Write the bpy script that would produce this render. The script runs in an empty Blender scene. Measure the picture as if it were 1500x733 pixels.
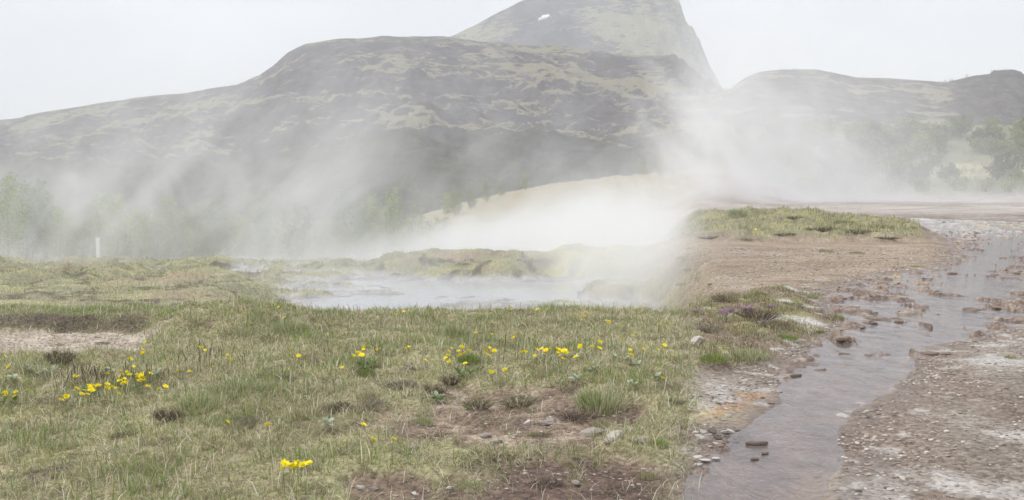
import bpy, bmesh, math, random
import numpy as np
from mathutils import Vector, Matrix

random.seed(7)
RNG = np.random.default_rng(7)
SC = bpy.context.scene
COL = SC.collection

# ------------------------------------------------------------------ camera
FPX, CX, CY, HORIZON = 1300.0, 750.0, 366.5, 275.0      # focal length in photo pixels
CAM = np.array([0.0, 0.0, 1.65])
PITCH = math.atan((CY - HORIZON) / FPX)
cam_d = bpy.data.cameras.new('camera')
cam_d.sensor_width = 36.0
cam_d.lens = 36.0 * FPX / 1500.0
cam_d.clip_start = 0.05
cam_d.clip_end = 9000.0
cam = bpy.data.objects.new('camera', cam_d)
COL.objects.link(cam)
cam.location = CAM
cam.rotation_euler = (math.radians(90) - PITCH, 0, 0)
SC.camera = cam

# ------------------------------------------------------------------ sky, sun, exposure
SUN_EL, SUN_AZ = math.radians(55), math.radians(-60)
world = bpy.data.worlds.new('World')
SC.world = world
world.use_nodes = True
wn = world.node_tree
wn.nodes.clear()
w_out = wn.nodes.new('ShaderNodeOutputWorld')
w_bg = wn.nodes.new('ShaderNodeBackground')
w_sky = wn.nodes.new('ShaderNodeTexSky')
w_sky.sky_type = 'NISHITA'
w_sky.sun_disc = False
w_sky.sun_elevation = SUN_EL
w_sky.sun_rotation = SUN_AZ
w_sky.air_density = 1.0
w_sky.dust_density = 4.0
w_tc = wn.nodes.new('ShaderNodeTexCoord')
w_noise = wn.nodes.new('ShaderNodeTexNoise')
w_noise.inputs['Scale'].default_value = 2.3
w_noise.inputs['Detail'].default_value = 5.0
w_noise.inputs['Roughness'].default_value = 0.5
w_map = wn.nodes.new('ShaderNodeMapping')
w_map.inputs['Scale'].default_value = (1, 1, 2.5)
w_ramp = wn.nodes.new('ShaderNodeValToRGB')
w_ramp.color_ramp.elements[0].position = 0.3
w_ramp.color_ramp.elements[0].color = (4.9, 5.1, 5.55, 1)
w_ramp.color_ramp.elements[1].position = 0.7
w_ramp.color_ramp.elements[1].color = (7.4, 7.45, 7.6, 1)
w_mix = wn.nodes.new('ShaderNodeMix')
w_mix.data_type = 'RGBA'
w_mix.inputs['Factor'].default_value = 0.92          # a closed cloud deck lets little of the blue through
wn.links.new(w_tc.outputs['Generated'], w_map.inputs['Vector'])
wn.links.new(w_map.outputs['Vector'], w_noise.inputs['Vector'])
wn.links.new(w_noise.outputs['Fac'], w_ramp.inputs['Fac'])
wn.links.new(w_sky.outputs['Color'], w_mix.inputs['A'])
wn.links.new(w_ramp.outputs['Color'], w_mix.inputs['B'])
wn.links.new(w_mix.outputs['Result'], w_bg.inputs['Color'])
w_bg.inputs['Strength'].default_value = 0.078
wn.links.new(w_bg.outputs['Background'], w_out.inputs['Surface'])

sun_d = bpy.data.lights.new('sun', 'SUN')
sun_d.energy = 1.5
sun_d.angle = math.radians(24)
sun_d.color = (1.0, 0.993, 0.98)
sun = bpy.data.objects.new('sun', sun_d)
COL.objects.link(sun)
sdir = Vector((math.sin(SUN_AZ) * math.cos(SUN_EL), math.cos(SUN_AZ) * math.cos(SUN_EL), math.sin(SUN_EL)))
sun.rotation_euler = sdir.to_track_quat('Z', 'Y').to_euler()
sun.location = (0, 0, 30)

SC.view_settings.view_transform = 'Standard'
SC.view_settings.look = 'None'
SC.view_settings.gamma = 1.0
SC.view_settings.exposure = 1.06
SC.cycles.use_denoising = True
SC.cycles.max_bounces = 8
SC.cycles.diffuse_bounces = 3
SC.cycles.glossy_bounces = 3
SC.cycles.transparent_max_bounces = 12
SC.cycles.volume_bounces = 2
SC.cycles.volume_max_steps = 256
SC.cycles.use_adaptive_sampling = True
SC.cycles.adaptive_threshold = 0.02
SC.cycles.adaptive_min_samples = 24

HAZE_DENSITY = 0.00046

# ------------------------------------------------------------------ noise and small maths
PERM = np.random.default_rng(99).permutation(256).astype(np.int32)
GX = np.cos(np.arange(256) * (2 * np.pi / 256)).astype(np.float32)[PERM]
GY = np.sin(np.arange(256) * (2 * np.pi / 256)).astype(np.float32)[PERM]

def perlin(x, y, seed=0):
    x = np.asarray(x, float); y = np.asarray(y, float)
    x0 = np.floor(x); y0 = np.floor(y)
    fx = (x - x0).astype(np.float32); fy = (y - y0).astype(np.float32)
    ix = x0.astype(np.int32) + seed * 37; iy = y0.astype(np.int32) + seed * 101
    u = fx * fx * fx * (fx * (fx * 6 - 15) + 10)
    v = fy * fy * fy * (fy * (fy * 6 - 15) + 10)
    p0 = PERM[ix & 255]; p1 = PERM[(ix + 1) & 255]
    def g(p, dx, dy):
        h = (p + iy + dy) & 255
        return GX[h] * (fx - dx) + GY[h] * (fy - dy)
    a = g(p0, 0, 0); b = g(p1, 1, 0); c = g(p0, 0, 1); d = g(p1, 1, 1)
    return 1.5 * (a + u * (b - a) + v * (c - a) + u * v * (a - b - c + d))

def fbm(x, y, octaves=4, seed=0, gain=0.5, lac=2.03):
    s = 0.0; a = 1.0; t = 0.0
    for i in range(octaves):
        s = s + a * perlin(x, y, seed + i * 17)
        t += a; a *= gain
        x = x * lac + 5.3; y = y * lac - 3.1
    return s / t

def ss(a, b, x):
    t = np.clip((np.asarray(x, float) - a) / (b - a), 0, 1)
    return t * t * (3 - 2 * t)

def uu(xp):
    return (np.asarray(xp, float) - CX) / FPX

def mixc(a, b, f):
    f = np.asarray(f)[..., None]
    return np.asarray(a) * (1 - f) + np.asarray(b) * f

def ray(xp, yp):
    dx = (xp - CX) / FPX; dy = -(yp - CY) / FPX
    c, s = math.cos(PITCH), math.sin(PITCH)
    d = np.array([dx, c + dy * s, -s + dy * c])
    return d / d[1]                     # one metre of depth per unit

def flat(xp, yp, z=0.0):
    d = ray(xp, yp)
    t = (z - CAM[2]) / d[2]
    return (d[0] * t, t)

def flatpoly(pts, z=0.0):
    return np.array([flat(a, b, z) for a, b in pts])

def dist_line(X, Y, pts, closed=False):
    n = len(pts); best = np.full(np.shape(X), 1e9)
    for i in range(n if closed else n - 1):
        ax, ay = pts[i]; bx, by = pts[(i + 1) % n]
        vx, vy = bx - ax, by - ay
        t = np.clip(((X - ax) * vx + (Y - ay) * vy) / (vx * vx + vy * vy + 1e-12), 0, 1)
        best = np.minimum(best, np.hypot(X - ax - t * vx, Y - ay - t * vy))
    return best

def inside(X, Y, pts):
    r = np.zeros(np.shape(X), bool); n = len(pts)
    for i in range(n):
        ax, ay = pts[i]; bx, by = pts[(i + 1) % n]
        c = (ay > Y) != (by > Y)
        xi = (bx - ax) * (Y - ay) / (by - ay + 1e-12) + ax
        r ^= c & (X < xi)
    return r

def sdist(X, Y, pts):                   # negative inside
    d = dist_line(X, Y, pts, True)
    return np.where(inside(X, Y, pts), -d, d)

# ------------------------------------------------------------------ the lie of the land
WATER_Z = -0.035
POOL_Z = -1.25
STREAM = flatpoly([(1020, 780), (1004, 733), (1008, 690), (1022, 662), (1075, 632), (1110, 606), (1150, 585), (1138, 560),
                   (1150, 535), (1185, 508), (1212, 492), (1236, 470), (1215, 446), (1212, 425), (1262, 412), (1330, 397),
                   (1388, 393), (1405, 374), (1392, 352), (1370, 338), (1322, 326), (1335, 319), (1420, 322), (1520, 326),
                   (1620, 330), (1640, 420), (1560, 455), (1500, 470), (1440, 490), (1372, 500), (1342, 520), (1330, 545), (1300, 570),
                   (1245, 598), (1226, 630), (1232, 660), (1218, 690), (1195, 733), (1170, 780)])
CHANNEL = flatpoly([(1120, 760), (1150, 690), (1190, 630), (1215, 585), (1255, 550), (1290, 520), (1330, 495), (1375, 465), (1410, 440), (1432, 415), (1415, 395), (1450, 370), (1500, 350)])
HEATH = flatpoly([(1000, 432), (1080, 434), (1150, 425), (1205, 430), (1196, 445), (1234, 463), (1212, 480), (1202, 494),
                  (1130, 508), (1134, 526), (1060, 538), (1000, 535)])
STAIN = flatpoly([(1030, 606), (1058, 597), (1085, 587), (1110, 575), (1126, 567)])
LPROF = (np.array([-40, 8.5, 9.1, 10.85, 11.15, 16, 25, 40, 55, 70, 120, 250, 6000.]),
         np.array([0, 0, -.10, -.14, .02, -.36, -.84, -1.70, -2.9, -3.6, -4.2, -5, -6.]))
MPROF = (np.array([-40, 10.2, 11.4, 12.2, 13.5, 16, 18.5, 20, 27, 29.5, 31, 36, 45, 55, 70, 120, 250, 6000.]),
         np.array([0, .02, .02, -.08, -.4, -.95, -1.38, -1.5, -1.5, -1.3, -1.0, -1.35, -2.2, -3.0, -3.6, -4.2, -5, -6.]))
RPROF = (np.array([-40, 0, 60, 110, 150, 180, 220, 300, 350, 420, 600, 6000.]),
         np.array([0, 0, 0, 0, .3, 1.1, 5, 13, 20, 31, 40, 10.]))
HILLP = (uu(np.array([430, 520, 580, 640, 700, 800, 900, 1000, 1060, 1130, 1200.])),
         np.array([-12, -9, -4.9, -2.2, -.1, 2.2, 3.6, 4.4, 4.4, 2.4, -1.]))

def side(X, Y):
    Yp = np.maximum(Y, 0.0)
    xb = 0.193 * Yp + (.12 + .43 * ss(8, 16, Yp)) * fbm(Y * .33, Y * 0 + 3.3, 3, 5) * np.minimum(1, Yp / 10 + .2) * 1.6
    w = .08 + .022 * Yp
    wl = w + .055 * np.maximum(Yp - 11, 0) * ss(95, 60, Yp)
    return ss(-wl, w, X - xb + .10 * wl * perlin(X * .4, Y * .25, 6))

def masks(X, Y):
    Yp = np.maximum(Y, 0.5); U = X / Yp
    m = {}
    r = m['right'] = side(X, Y)
    m['U'] = U
    wob = 1.0 * fbm(X * .7, Y * .7, 3, 11)
    a1 = ss(uu(185), uu(250), U + .03 * wob); a2 = ss(uu(290), uu(480), U + .05 * wob)
    m['meadow_side'] = a1 + (a2 - a1) * ss(11.5, 16, Y)
    m['gravel_left'] = (1 - r) * (1 - a1) * ss(8.5, 9.3, Y + .5 * wob) * (1 - ss(10.75, 10.95, Y))
    m['stream'] = sdist(X, Y, STREAM)
    m['heath'] = ss(.12, -.18, sdist(X, Y, HEATH) + .22 * fbm(X * 2.1, Y * 1.3, 3, 23)) * r
    mx, my = 11.3, 39.0
    e = np.hypot((X - mx - .10 * (Y - my)) / 6.6, (Y - my) / np.where(Y < my, 12.5, 12)) + .16 * fbm(X * .35, Y * .25, 3, 31) + .16 * fbm(X * 1.4, Y * .5, 3, 32)
    m['mound'] = ss(1.06, .80, e) * r
    m['moundh'] = np.clip(1.05 - e, 0, 1) * r
    d1 = np.hypot((U - uu(760)) / .16, (Y - 6.25) / .85); d2 = np.hypot((U - uu(900)) / .18, (Y - 4.45) / .95)
    d3 = np.hypot((U - uu(560)) / .05, (Y - 4.75) / .3)
    m['dirt'] = ss(1.25, .75, np.minimum(np.minimum(d1, d2), d3) + .75 * fbm(X * 1.6, Y * 1.6, 4, 41)) * (1 - r)
    return m

def ground_z(X, Y, m=None):
    X = np.asarray(X, float); Y = np.asarray(Y, float)
    if m is None: m = masks(X, Y)
    U, r = m['U'], m['right']
    far = ss(14, 30, Y)
    zl = np.interp(Y, *LPROF); zm = np.interp(Y, *MPROF)
    a = m['meadow_side']
    left = zl * (1 - a) + zm * a
    lump = fbm(X * .55, Y * .55, 3, 3); fine = fbm(X * 2.3, Y * 2.3, 3, 4)
    hum = 1.5 * np.abs(fbm(X * .42, Y * .20, 4, 9))
    left = left + (.10 * lump + .065 * fine) * (1 - .8 * m['gravel_left']) * ss(3.5, 7, Y) * (1 + .3 * far)
    left = left + far * (1 - ss(80, 120, Y)) * ((.55 * hum - .13) * (1 - a) + (.28 * hum - .06) * a * ss(28, 31, Y))
    left = left - .05 * m['dirt'] + .13 * ss(1.2, .3, np.hypot((U - uu(345)) / .11, (Y - 10.9) / .9)) + .06 * ss(1.2, .3, np.hypot((U - uu(250)) / .05, (Y - 10.3) / .5)) + .05 * np.abs(fbm(X * 1.1, Y * 1.1, 2, 15)) * ss(5, 7, Y) * ss(12, 11, Y)
    left = left + a * ss(16, 18, Y) * ss(31, 28, Y) * (.20 + .38 * fbm(X * .16 + .1 * Y, Y * .62, 4, 14))
    isl = np.hypot((U - uu(905)) / .060, (Y - 24) / 1.7)
    left = left + .40 * a * ss(1.1, .5, isl + .5 * hum)
    bump = a * .42 * ss(1.15, .55, np.hypot((U - uu(690)) / .125, (Y - 30.5) / 2.6) + .25 * lump)
    bump2 = a * .55 * ss(1.2, .5, np.hypot((U - uu(905)) / .085, (Y - 30.5) / 3.2) + .25 * lump)
    left = left + bump + bump2
    crest = np.interp(U, *HILLP)
    hs = ss(75, 150, Y) * (1 - ss(150, 230, Y))
    left = left + np.maximum(crest + 4.3 + .25 * lump, 0) * hs
    right = np.interp(Y, *RPROF) + .05 * lump * ss(4, 12, Y) + .012 * fine + .8 * far * ss(120, 200, Y) * lump
    right = right + np.maximum(crest - .3 + .25 * lump, 0) * hs
    right = right + .60 * m['moundh'] ** .7 * (1 + .8 * lump) + .12 * m['mound'] * fine
    right = right + m['heath'] * (.07 + .06 * fine + .05 * lump)
    z = left * (1 - r) + right * r
    s = m['stream']
    nst = fbm(X * 1.1 + .4 * Y, Y * .75, 5, 51, .55); n2 = fbm(X * 5.0, Y * 3.4, 3, 57)
    up = ss(6.5, 10, Y)
    ch = dist_line(X, Y, CHANNEL)
    isl_ = fbm(X * 1.6 + .6 * Y, Y * 1.15, 5, 52, .62)
    bar = ss(.06, .19, isl_ + .10 * n2 - .22 * ss(.45 + .02 * Y, .0, ch))
    deep = WATER_Z - .035 * ss(.10, -.3, s) + .03 * nst + .012 * n2
    shoal = WATER_Z - .040 + .048 * ss(.25, .85, ch + .25 * nst) + .035 * nst + .012 * n2
    lumps = fbm(X * 3.6 + Y, Y * 2.6, 4, 58, .6); shoal = shoal + .055 * ss(.16, .34, lumps) * ss(.30, .60, ch)
    bed = shoal * (1 - up) + (deep + .062 * bar + .03 * bar * n2) * up
    bank = WATER_Z + .006 + .016 * nst + (z - WATER_Z) * ss(-.05, .85, s + .35 * nst)
    bank = np.maximum(bank, WATER_Z + .004)
    zz = np.where(s < 0, bed, bank)
    kb = ss(-.12, .06, s); zz = np.where(np.abs(s) < .12, bed * (1 - kb) + bank * kb, zz)
    z = np.where(r > .5, np.where(s < 1.3, zz, z), z * (1 - ss(.3, 0, s)) + zz * ss(.3, 0, s))
    return z

def ground_color(X, Y, z, m):
    U, r = m['U'], m['right']
    n1 = fbm(X * .9, Y * .9, 4, 61); n2 = fbm(X * 3.5, Y * 3.5, 4, 62); n3 = fbm(X * .28, Y * .28, 4, 63)
    n4 = fbm(X * 9, Y * 9, 3, 64); band = fbm(X * .25, Y * 1.4, 4, 65)
    N = len(X)
    # meadow turf
    c = mixc((.25, .215, .125), (.32, .30, .155), ss(-.3, .4, n1 + .3 * n2))
    c = mixc(c, (.30, .25, .15), ss(.05, .45, n2)); c = mixc(c, (.13, .10, .065), .85 * ss(.08, .4, -n2 + .3 * n4)); c = mixc(c, (.36, .335, .15), .6 * ss(.2, .45, n3 - n1))
    dirt = mixc((.20, .145, .105), (.34, .27, .20), ss(-.1, .5, n2 + .5 * n4)); dirt = mixc(dirt, (.12, .08, .062), ss(.0, .4, -n1 + .5 * ss(5.6, 4.9, Y)))
    c = mixc(c, dirt, m['dirt'])
    gr = mixc((.36, .29, .23), (.46, .39, .32), ss(-.3, .4, n2 + .4 * n4)); c = mixc(c, gr, m['gravel_left'])
    # moss flats beyond, pool shore, pale hill
    far = np.maximum(ss(11.5, 15, Y), ss(10.75, 10.95, Y) * (1 - m['meadow_side'])) * (1 - r)
    fl = mixc((.25, .24, .155), (.345, .325, .175), ss(-.15, .35, band + .5 * n1)); fl = mixc(fl, (.34, .26, .18), ss(.1, .45, n3))
    fl = mixc(fl, (.10, .09, .06), .85 * ss(.18, .5, -n1 - .25 * n2))
    humc = np.abs(fbm(X * .42, Y * .20, 4, 9)); fl = mixc(fl, (.10, .08, .06), .8 * ss(.07, .02, humc + .05 * n2)); fl = mixc(fl, (.11, .085, .06), .9 * ss(10.8, 10.9, Y) * ss(11.35, 11.1, Y + .15 * n1))
    shore = ss(POOL_Z + .16, POOL_Z + .03, z + .10 * n1) * ss(13, 16, Y) * (1 - ss(33, 37, Y))
    shore = shore * ss(uu(310), uu(380), U)
    fl = mixc(fl, mixc((.36, .35, .34), (.55, .54, .53), ss(-.3, .3, n1)), shore)
    bp = m['meadow_side'] * ss(uu(770), uu(840), U) * ss(27, 29, Y) * (1 - ss(35, 40, Y)); fl = mixc(fl, (.50, .46, .13), .7 * bp * ss(-.35, .2, n1))
    hill = ss(76, 92, Y) * ss(-.16, -.08, U); fl = mixc(fl, mixc((.32, .255, .16), (.25, .22, .12), ss(-.2, .4, n3)), hill)
    fl = mixc(fl, mixc((.085, .09, .05), (.13, .13, .07), ss(-.3, .3, n3)), ss(48, 66, Y) * (1 - hill))
    c = mixc(c, fl, far)
    # right: sinter gravel, heath, mound, stream
    g = mixc((.225, .190, .158), (.315, .275, .235), ss(-.3, .35, n1 + .3 * n4)); g = mixc(g, (.18, .14, .11), ss(.0, .45, -n3 - .3 * n2))
    tan = ss(12.5, 14.5, Y) * (1 - ss(27, 33, Y)); crk = fbm(X * .45 + .3 * Y, Y * 1.0, 5, 66, .65); g = mixc(g, mixc((.335, .255, .18), (.25, .18, .125), ss(-.1, .4, band)), .8 * tan); g = mixc(g, (.17, .125, .09), tan * .6 * ss(.16, .36, crk + .3 * n2)); g = mixc(g, (.42, .35, .28), tan * .6 * ss(.2, .4, -crk))
    near_white = ss(.16, .5, n1 + .25 * n2 + .15 * ss(8, 4, Y)); g = mixc(g, (.44, .41, .385), .75 * near_white * (1 - .7 * tan))
    g = mixc(g, mixc((.34, .29, .26), (.46, .42, .38), ss(-.2, .3, band)), ss(50, 62, Y) * (1 - ss(110, 150, Y)))
    hc = mixc((.21, .165, .11), (.25, .24, .10), ss(-.2, .3, n1)); hc = mixc(hc, (.52, .49, .45), ss(.22, .45, n1 + .3 * n2)); g = mixc(g, hc, m['heath'])
    mo = mixc((.24, .225, .14), (.31, .295, .15), ss(-.2, .3, n1)); mo = mixc(mo, (.17, .13, .09), ss(.1, .45, -n2)); g = mixc(g, mo, m['mound'])
    g = mixc(g, mixc((.13, .135, .07), (.19, .19, .09), ss(-.3, .3, n3)), ss(140, 175, Y))
    g = mixc(g, (.40, .36, .2), ss(uu(1330), uu(1400), U) * ss(205, 220, Y) * (1 - ss(245, 260, Y)) * ss(-.4, .2, n3))
    g = mixc(g, mixc((.32, .255, .16), (.25, .22, .12), ss(-.2, .4, n3)), ss(105, 130, Y) * ss(200, 170, Y) * ss(uu(1180), uu(1110), U))
    s = m['stream']
    crust = ss(.8, .05, s + .5 * n1) * ss(-.35, .05, s) * r; g = mixc(g, mixc((.235, .175, .135), (.50, .47, .43), ss(.16, .36, n2 + .3 * n1)), .8 * crust)
    bed = mixc((.25, .185, .145), (.38, .305, .25), ss(-.2, .4, n2 + .3 * n4)); bed = mixc(bed, (.44, .34, .22), ss(.2, .45, n1)); bed = mixc(bed, (.15, .10, .075), .8 * ss(.15, .4, -n2 - .3 * n1))
    pale = ss(24, 36, Y); bed = mixc(bed, mixc((.46, .42, .38), (.62, .58, .54), ss(-.2, .3, n1)), pale)
    bed = mixc(bed, (.55, .44, .2), ss(uu(1405), uu(1425), U) * ss(36, 38, Y) * (1 - ss(42, 44, Y)) * ss(-.1, .3, n1))
    g = mixc(g, bed, ss(.12, -.1, s))
    ds = dist_line(X, Y, STAIN); yz = np.hypot((X - STAIN[0][0] + .10) / .55, (Y - STAIN[0][1] - .10) / .40)
    g = mixc(g, (.52, .46, .29), .6 * ss(1.1, .2, yz + .5 * n2)); g = mixc(g, (.47, .27, .12), .62 * ss(.11, .0, ds + .24 * n2 + .10 * n4))
    c = mixc(c, g, r)
    return np.clip(c * (1 + .16 * n4[:, None] + .10 * n2[:, None]), .02, .8)

def px_ground(xp, yp, h=0.0, tmin=2.5, tmax=400):
    """where the line of sight through a photo pixel meets the ground (or a height h above it)"""
    d = ray(xp, yp)
    t = np.geomspace(tmin, tmax, 150)
    for _ in range(2):
        k = np.nonzero(CAM[2] + d[2] * t < ground_z(d[0] * t, t) + h)[0]
        i = max(int(k[0]), 1) if len(k) else len(t) - 1
        t = np.linspace(t[i - 1], t[i], 12)
    t = t[6]
    return d[0] * t, t, float(ground_z(np.array([d[0] * t]), np.array([t]))[0])

# ------------------------------------------------------------------ mesh helpers
def mesh_from(name, verts, faces_idx, loop_n, mat=None, color=None, smooth=False, extra=None):
    """verts (N,3); faces_idx flat loop vertex indices; loop_n corners of each face"""
    me = bpy.data.meshes.new(name)
    verts = np.asarray(verts, np.float32); faces_idx = np.asarray(faces_idx, np.int32); loop_n = np.asarray(loop_n, np.int32)
    me.vertices.add(len(verts)); me.vertices.foreach_set('co', verts.ravel())
    me.loops.add(len(faces_idx)); me.loops.foreach_set('vertex_index', faces_idx)
    me.polygons.add(len(loop_n))
    st = np.zeros(len(loop_n), np.int32); st[1:] = np.cumsum(loop_n)[:-1]
    me.polygons.foreach_set('loop_start', st)
    if smooth: me.polygons.foreach_set('use_smooth', np.ones(len(loop_n), bool))
    if color is not None:
        a = me.attributes.new('Col', 'FLOAT_COLOR', 'POINT')
        a.data.foreach_set('color', np.concatenate([color, np.ones((len(color), 1))], 1).astype(np.float32).ravel())
    for k, v in (extra or {}).items():
        a = me.attributes.new(k, 'FLOAT', 'POINT'); a.data.foreach_set('value', np.asarray(v, np.float32))
    me.update(calc_edges=True)
    if mat: me.materials.append(mat)
    return me

def link(name, data, parent=None, **props):
    o = bpy.data.objects.new(name, data); COL.objects.link(o)
    if parent is not None: o.parent = parent
    for k, v in props.items():
        if v is not None: o[k] = v
    return o

def grid_mesh(name, X, Y, Z, mat, color=None, extra=None, keep=None):
    nr, nc = X.shape
    i = (np.arange(nr - 1)[:, None] * nc + np.arange(nc - 1)[None, :])
    q = np.stack([i, i + 1, i + nc + 1, i + nc], -1).reshape(-1, 4)
    if keep is not None: q = q[keep.ravel()[q].all(1)]
    return mesh_from(name, np.stack([X.ravel(), Y.ravel(), Z.ravel()], 1), q.ravel(), np.full(len(q), 4), mat, color, True, extra)

# ------------------------------------------------------------------ materials
def new_mat(name):
    m = bpy.data.materials.new(name); m.use_nodes = True
    nt = m.node_tree; nt.nodes.clear()
    return m, nt, nt.nodes.new('ShaderNodeOutputMaterial')

class NB:
    """tiny node helper"""
    def __init__(s, nt): s.nt = nt
    def n(s, t, **kw):
        x = s.nt.nodes.new(t)
        for k, v in kw.items(): setattr(x, k, v)
        return x
    def put(s, sock, v):
        if hasattr(v, 'is_output'): s.nt.links.new(v, sock)
        else: sock.default_value = v
    def m(s, op, a, b=None, c=None, clamp=False):
        x = s.n('ShaderNodeMath', operation=op, use_clamp=clamp); s.put(x.inputs[0], a)
        if b is not None: s.put(x.inputs[1], b)
        if c is not None: s.put(x.inputs[2], c)
        return x.outputs[0]
    def step(s, a, b, v):
        x = s.n('ShaderNodeMapRange', interpolation_type='SMOOTHSTEP')
        s.put(x.inputs['Value'], v); x.inputs['From Min'].default_value = a; x.inputs['From Max'].default_value = b
        if a > b:
            x.inputs['From Min'].default_value = b; x.inputs['From Max'].default_value = a
            x.inputs['To Min'].default_value = 1; x.inputs['To Max'].default_value = 0
        return x.outputs['Result']
    def noise(s, vec, scale, detail=4, rough=.55, dist=0.0):
        x = s.n('ShaderNodeTexNoise'); s.put(x.inputs['Vector'], vec); x.inputs['Scale'].default_value = scale
        x.inputs['Detail'].default_value = detail; x.inputs['Roughness'].default_value = rough; x.inputs['Distortion'].default_value = dist
        return x.outputs['Fac']
    def mix(s, f, a, b, blend='MIX'):
        x = s.n('ShaderNodeMix', data_type='RGBA', blend_type=blend); s.put(x.inputs['Factor'], f); s.put(x.inputs['A'], a); s.put(x.inputs['B'], b)
        return x.outputs['Result']
    def ramp(s, f, stops):
        x = s.n('ShaderNodeValToRGB'); s.put(x.inputs['Fac'], f); cr = x.color_ramp
        while len(cr.elements) < len(stops): cr.elements.new(.5)
        for e, (p, c) in zip(cr.elements, stops): e.position = p; e.color = (*c, 1)
        return x.outputs['Color']
    def bump(s, h, strength, dist):
        x = s.n('ShaderNodeBump'); s.put(x.inputs['Height'], h); x.inputs['Strength'].default_value = strength; x.inputs['Distance'].default_value = dist
        return x.outputs['Normal']

def ground_material():
    m, nt, out = new_mat('ground'); b = NB(nt)
    pos = b.n('ShaderNodeNewGeometry').outputs['Position']
    col = b.n('ShaderNodeAttribute', attribute_name='Col').outputs['Color']
    wet = b.n('ShaderNodeAttribute', attribute_name='wet').outputs['Fac']
    peb = b.n('ShaderNodeTexVoronoi', feature='F1'); b.put(peb.inputs['Vector'], pos); peb.inputs['Scale'].default_value = 38
    peb2 = b.n('ShaderNodeTexVoronoi', feature='F1'); b.put(peb2.inputs['Vector'], pos); peb2.inputs['Scale'].default_value = 95
    nz = b.noise(pos, 30, 6, .7); nz2 = b.noise(pos, 4, 5, .6)
    f = b.m('ADD', b.m('MULTIPLY', nz, 1.1), .40)
    c = b.mix(1.0, col, b.ramp(f, [(0, (0, 0, 0)), (1, (1, 1, 1))]), 'MULTIPLY')
    pr = b.n('ShaderNodeSeparateColor'); b.put(pr.inputs[0], peb.outputs['Color']); pc = b.n('ShaderNodeCombineXYZ'); [b.put(pc.inputs[i], pr.outputs[0]) for i in range(3)]
    cp = b.mix(.5, c, b.mix(1.0, c, pc.outputs[0], 'SOFT_LIGHT'))
    cd = b.mix(b.m('MULTIPLY', wet, .45), cp, b.mix(1.0, cp, (.35, .30, .28, 1), 'MULTIPLY'))
    p = b.n('ShaderNodeBsdfPrincipled'); b.put(p.inputs['Base Color'], cd)
    b.put(p.inputs['Roughness'], b.m('SUBTRACT', .92, b.m('MULTIPLY', wet, .55)))
    p.inputs['Specular IOR Level'].default_value = .3
    h = b.m('ADD', b.m('MULTIPLY', b.m('SUBTRACT', 1.0, peb.outputs['Distance']), .5), b.m('ADD', b.m('MULTIPLY', peb2.outputs['Distance'], -.25), b.m('MULTIPLY', nz, .8)))
    b.put(p.inputs['Normal'], b.bump(h, .65, .02))
    nt.links.new(p.outputs[0], out.inputs['Surface'])
    return m

def mountain_material():
    m, nt, out = new_mat('mountain'); b = NB(nt)
    pos = b.n('ShaderNodeNewGeometry').outputs['Position']
    col = b.n('ShaderNodeAttribute', attribute_name='Col').outputs['Color']
    moss = b.n('ShaderNodeAttribute', attribute_name='moss').outputs['Fac']
    mp = b.n('ShaderNodeMapping'); b.put(mp.inputs['Vector'], pos); mp.inputs['Scale'].default_value = (.75, .75, 1.5); mp.inputs['Rotation'].default_value = (0, math.radians(14), 0)
    big = b.noise(mp.outputs[0], .030, 9, .74, .4); nz = b.noise(pos, .16, 7, .75); nz2 = b.noise(pos, .7, 4, .7)
    mp2 = b.n('ShaderNodeMapping'); b.put(mp2.inputs['Vector'], pos); mp2.inputs['Scale'].default_value = (.8, .6, 2.4); mp2.inputs['Rotation'].default_value = (0, math.radians(24), math.radians(20))
    streak = b.noise(mp2.outputs[0], .085, 6, .68, .5)
    f = b.m('ADD', b.m('ADD', moss, b.m('MULTIPLY', b.m('SUBTRACT', streak, .5), 2.6)), b.m('ADD', b.m('MULTIPLY', b.m('SUBTRACT', big, .5), 1.4), b.m('ADD', b.m('MULTIPLY', b.m('SUBTRACT', nz, .5), .9), b.m('MULTIPLY', b.m('SUBTRACT', nz2, .5), .8))))
    mf = b.step(.40, .62, f)
    mcol = b.ramp(nz2, [(.3, (.285, .255, .165)), (.7, (.43, .385, .255))])
    rock = b.mix(1.0, col, b.ramp(b.m('ADD', b.m('MULTIPLY', nz, .7), b.m('MULTIPLY', nz2, .3)), [(.30, (.30, .29, .32)), (.72, (1.55, 1.5, 1.5))]), 'MULTIPLY')
    c = b.mix(mf, rock, mcol)
    p = b.n('ShaderNodeBsdfPrincipled'); b.put(p.inputs['Base Color'], c); p.inputs['Roughness'].default_value = .95
    p.inputs['Specular IOR Level'].default_value = .15
    b.put(p.inputs['Normal'], b.bump(b.m('ADD', nz, b.m('MULTIPLY', nz2, .4)), 1.0, 6.0))
    nt.links.new(p.outputs[0], out.inputs['Surface'])
    return m

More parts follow.
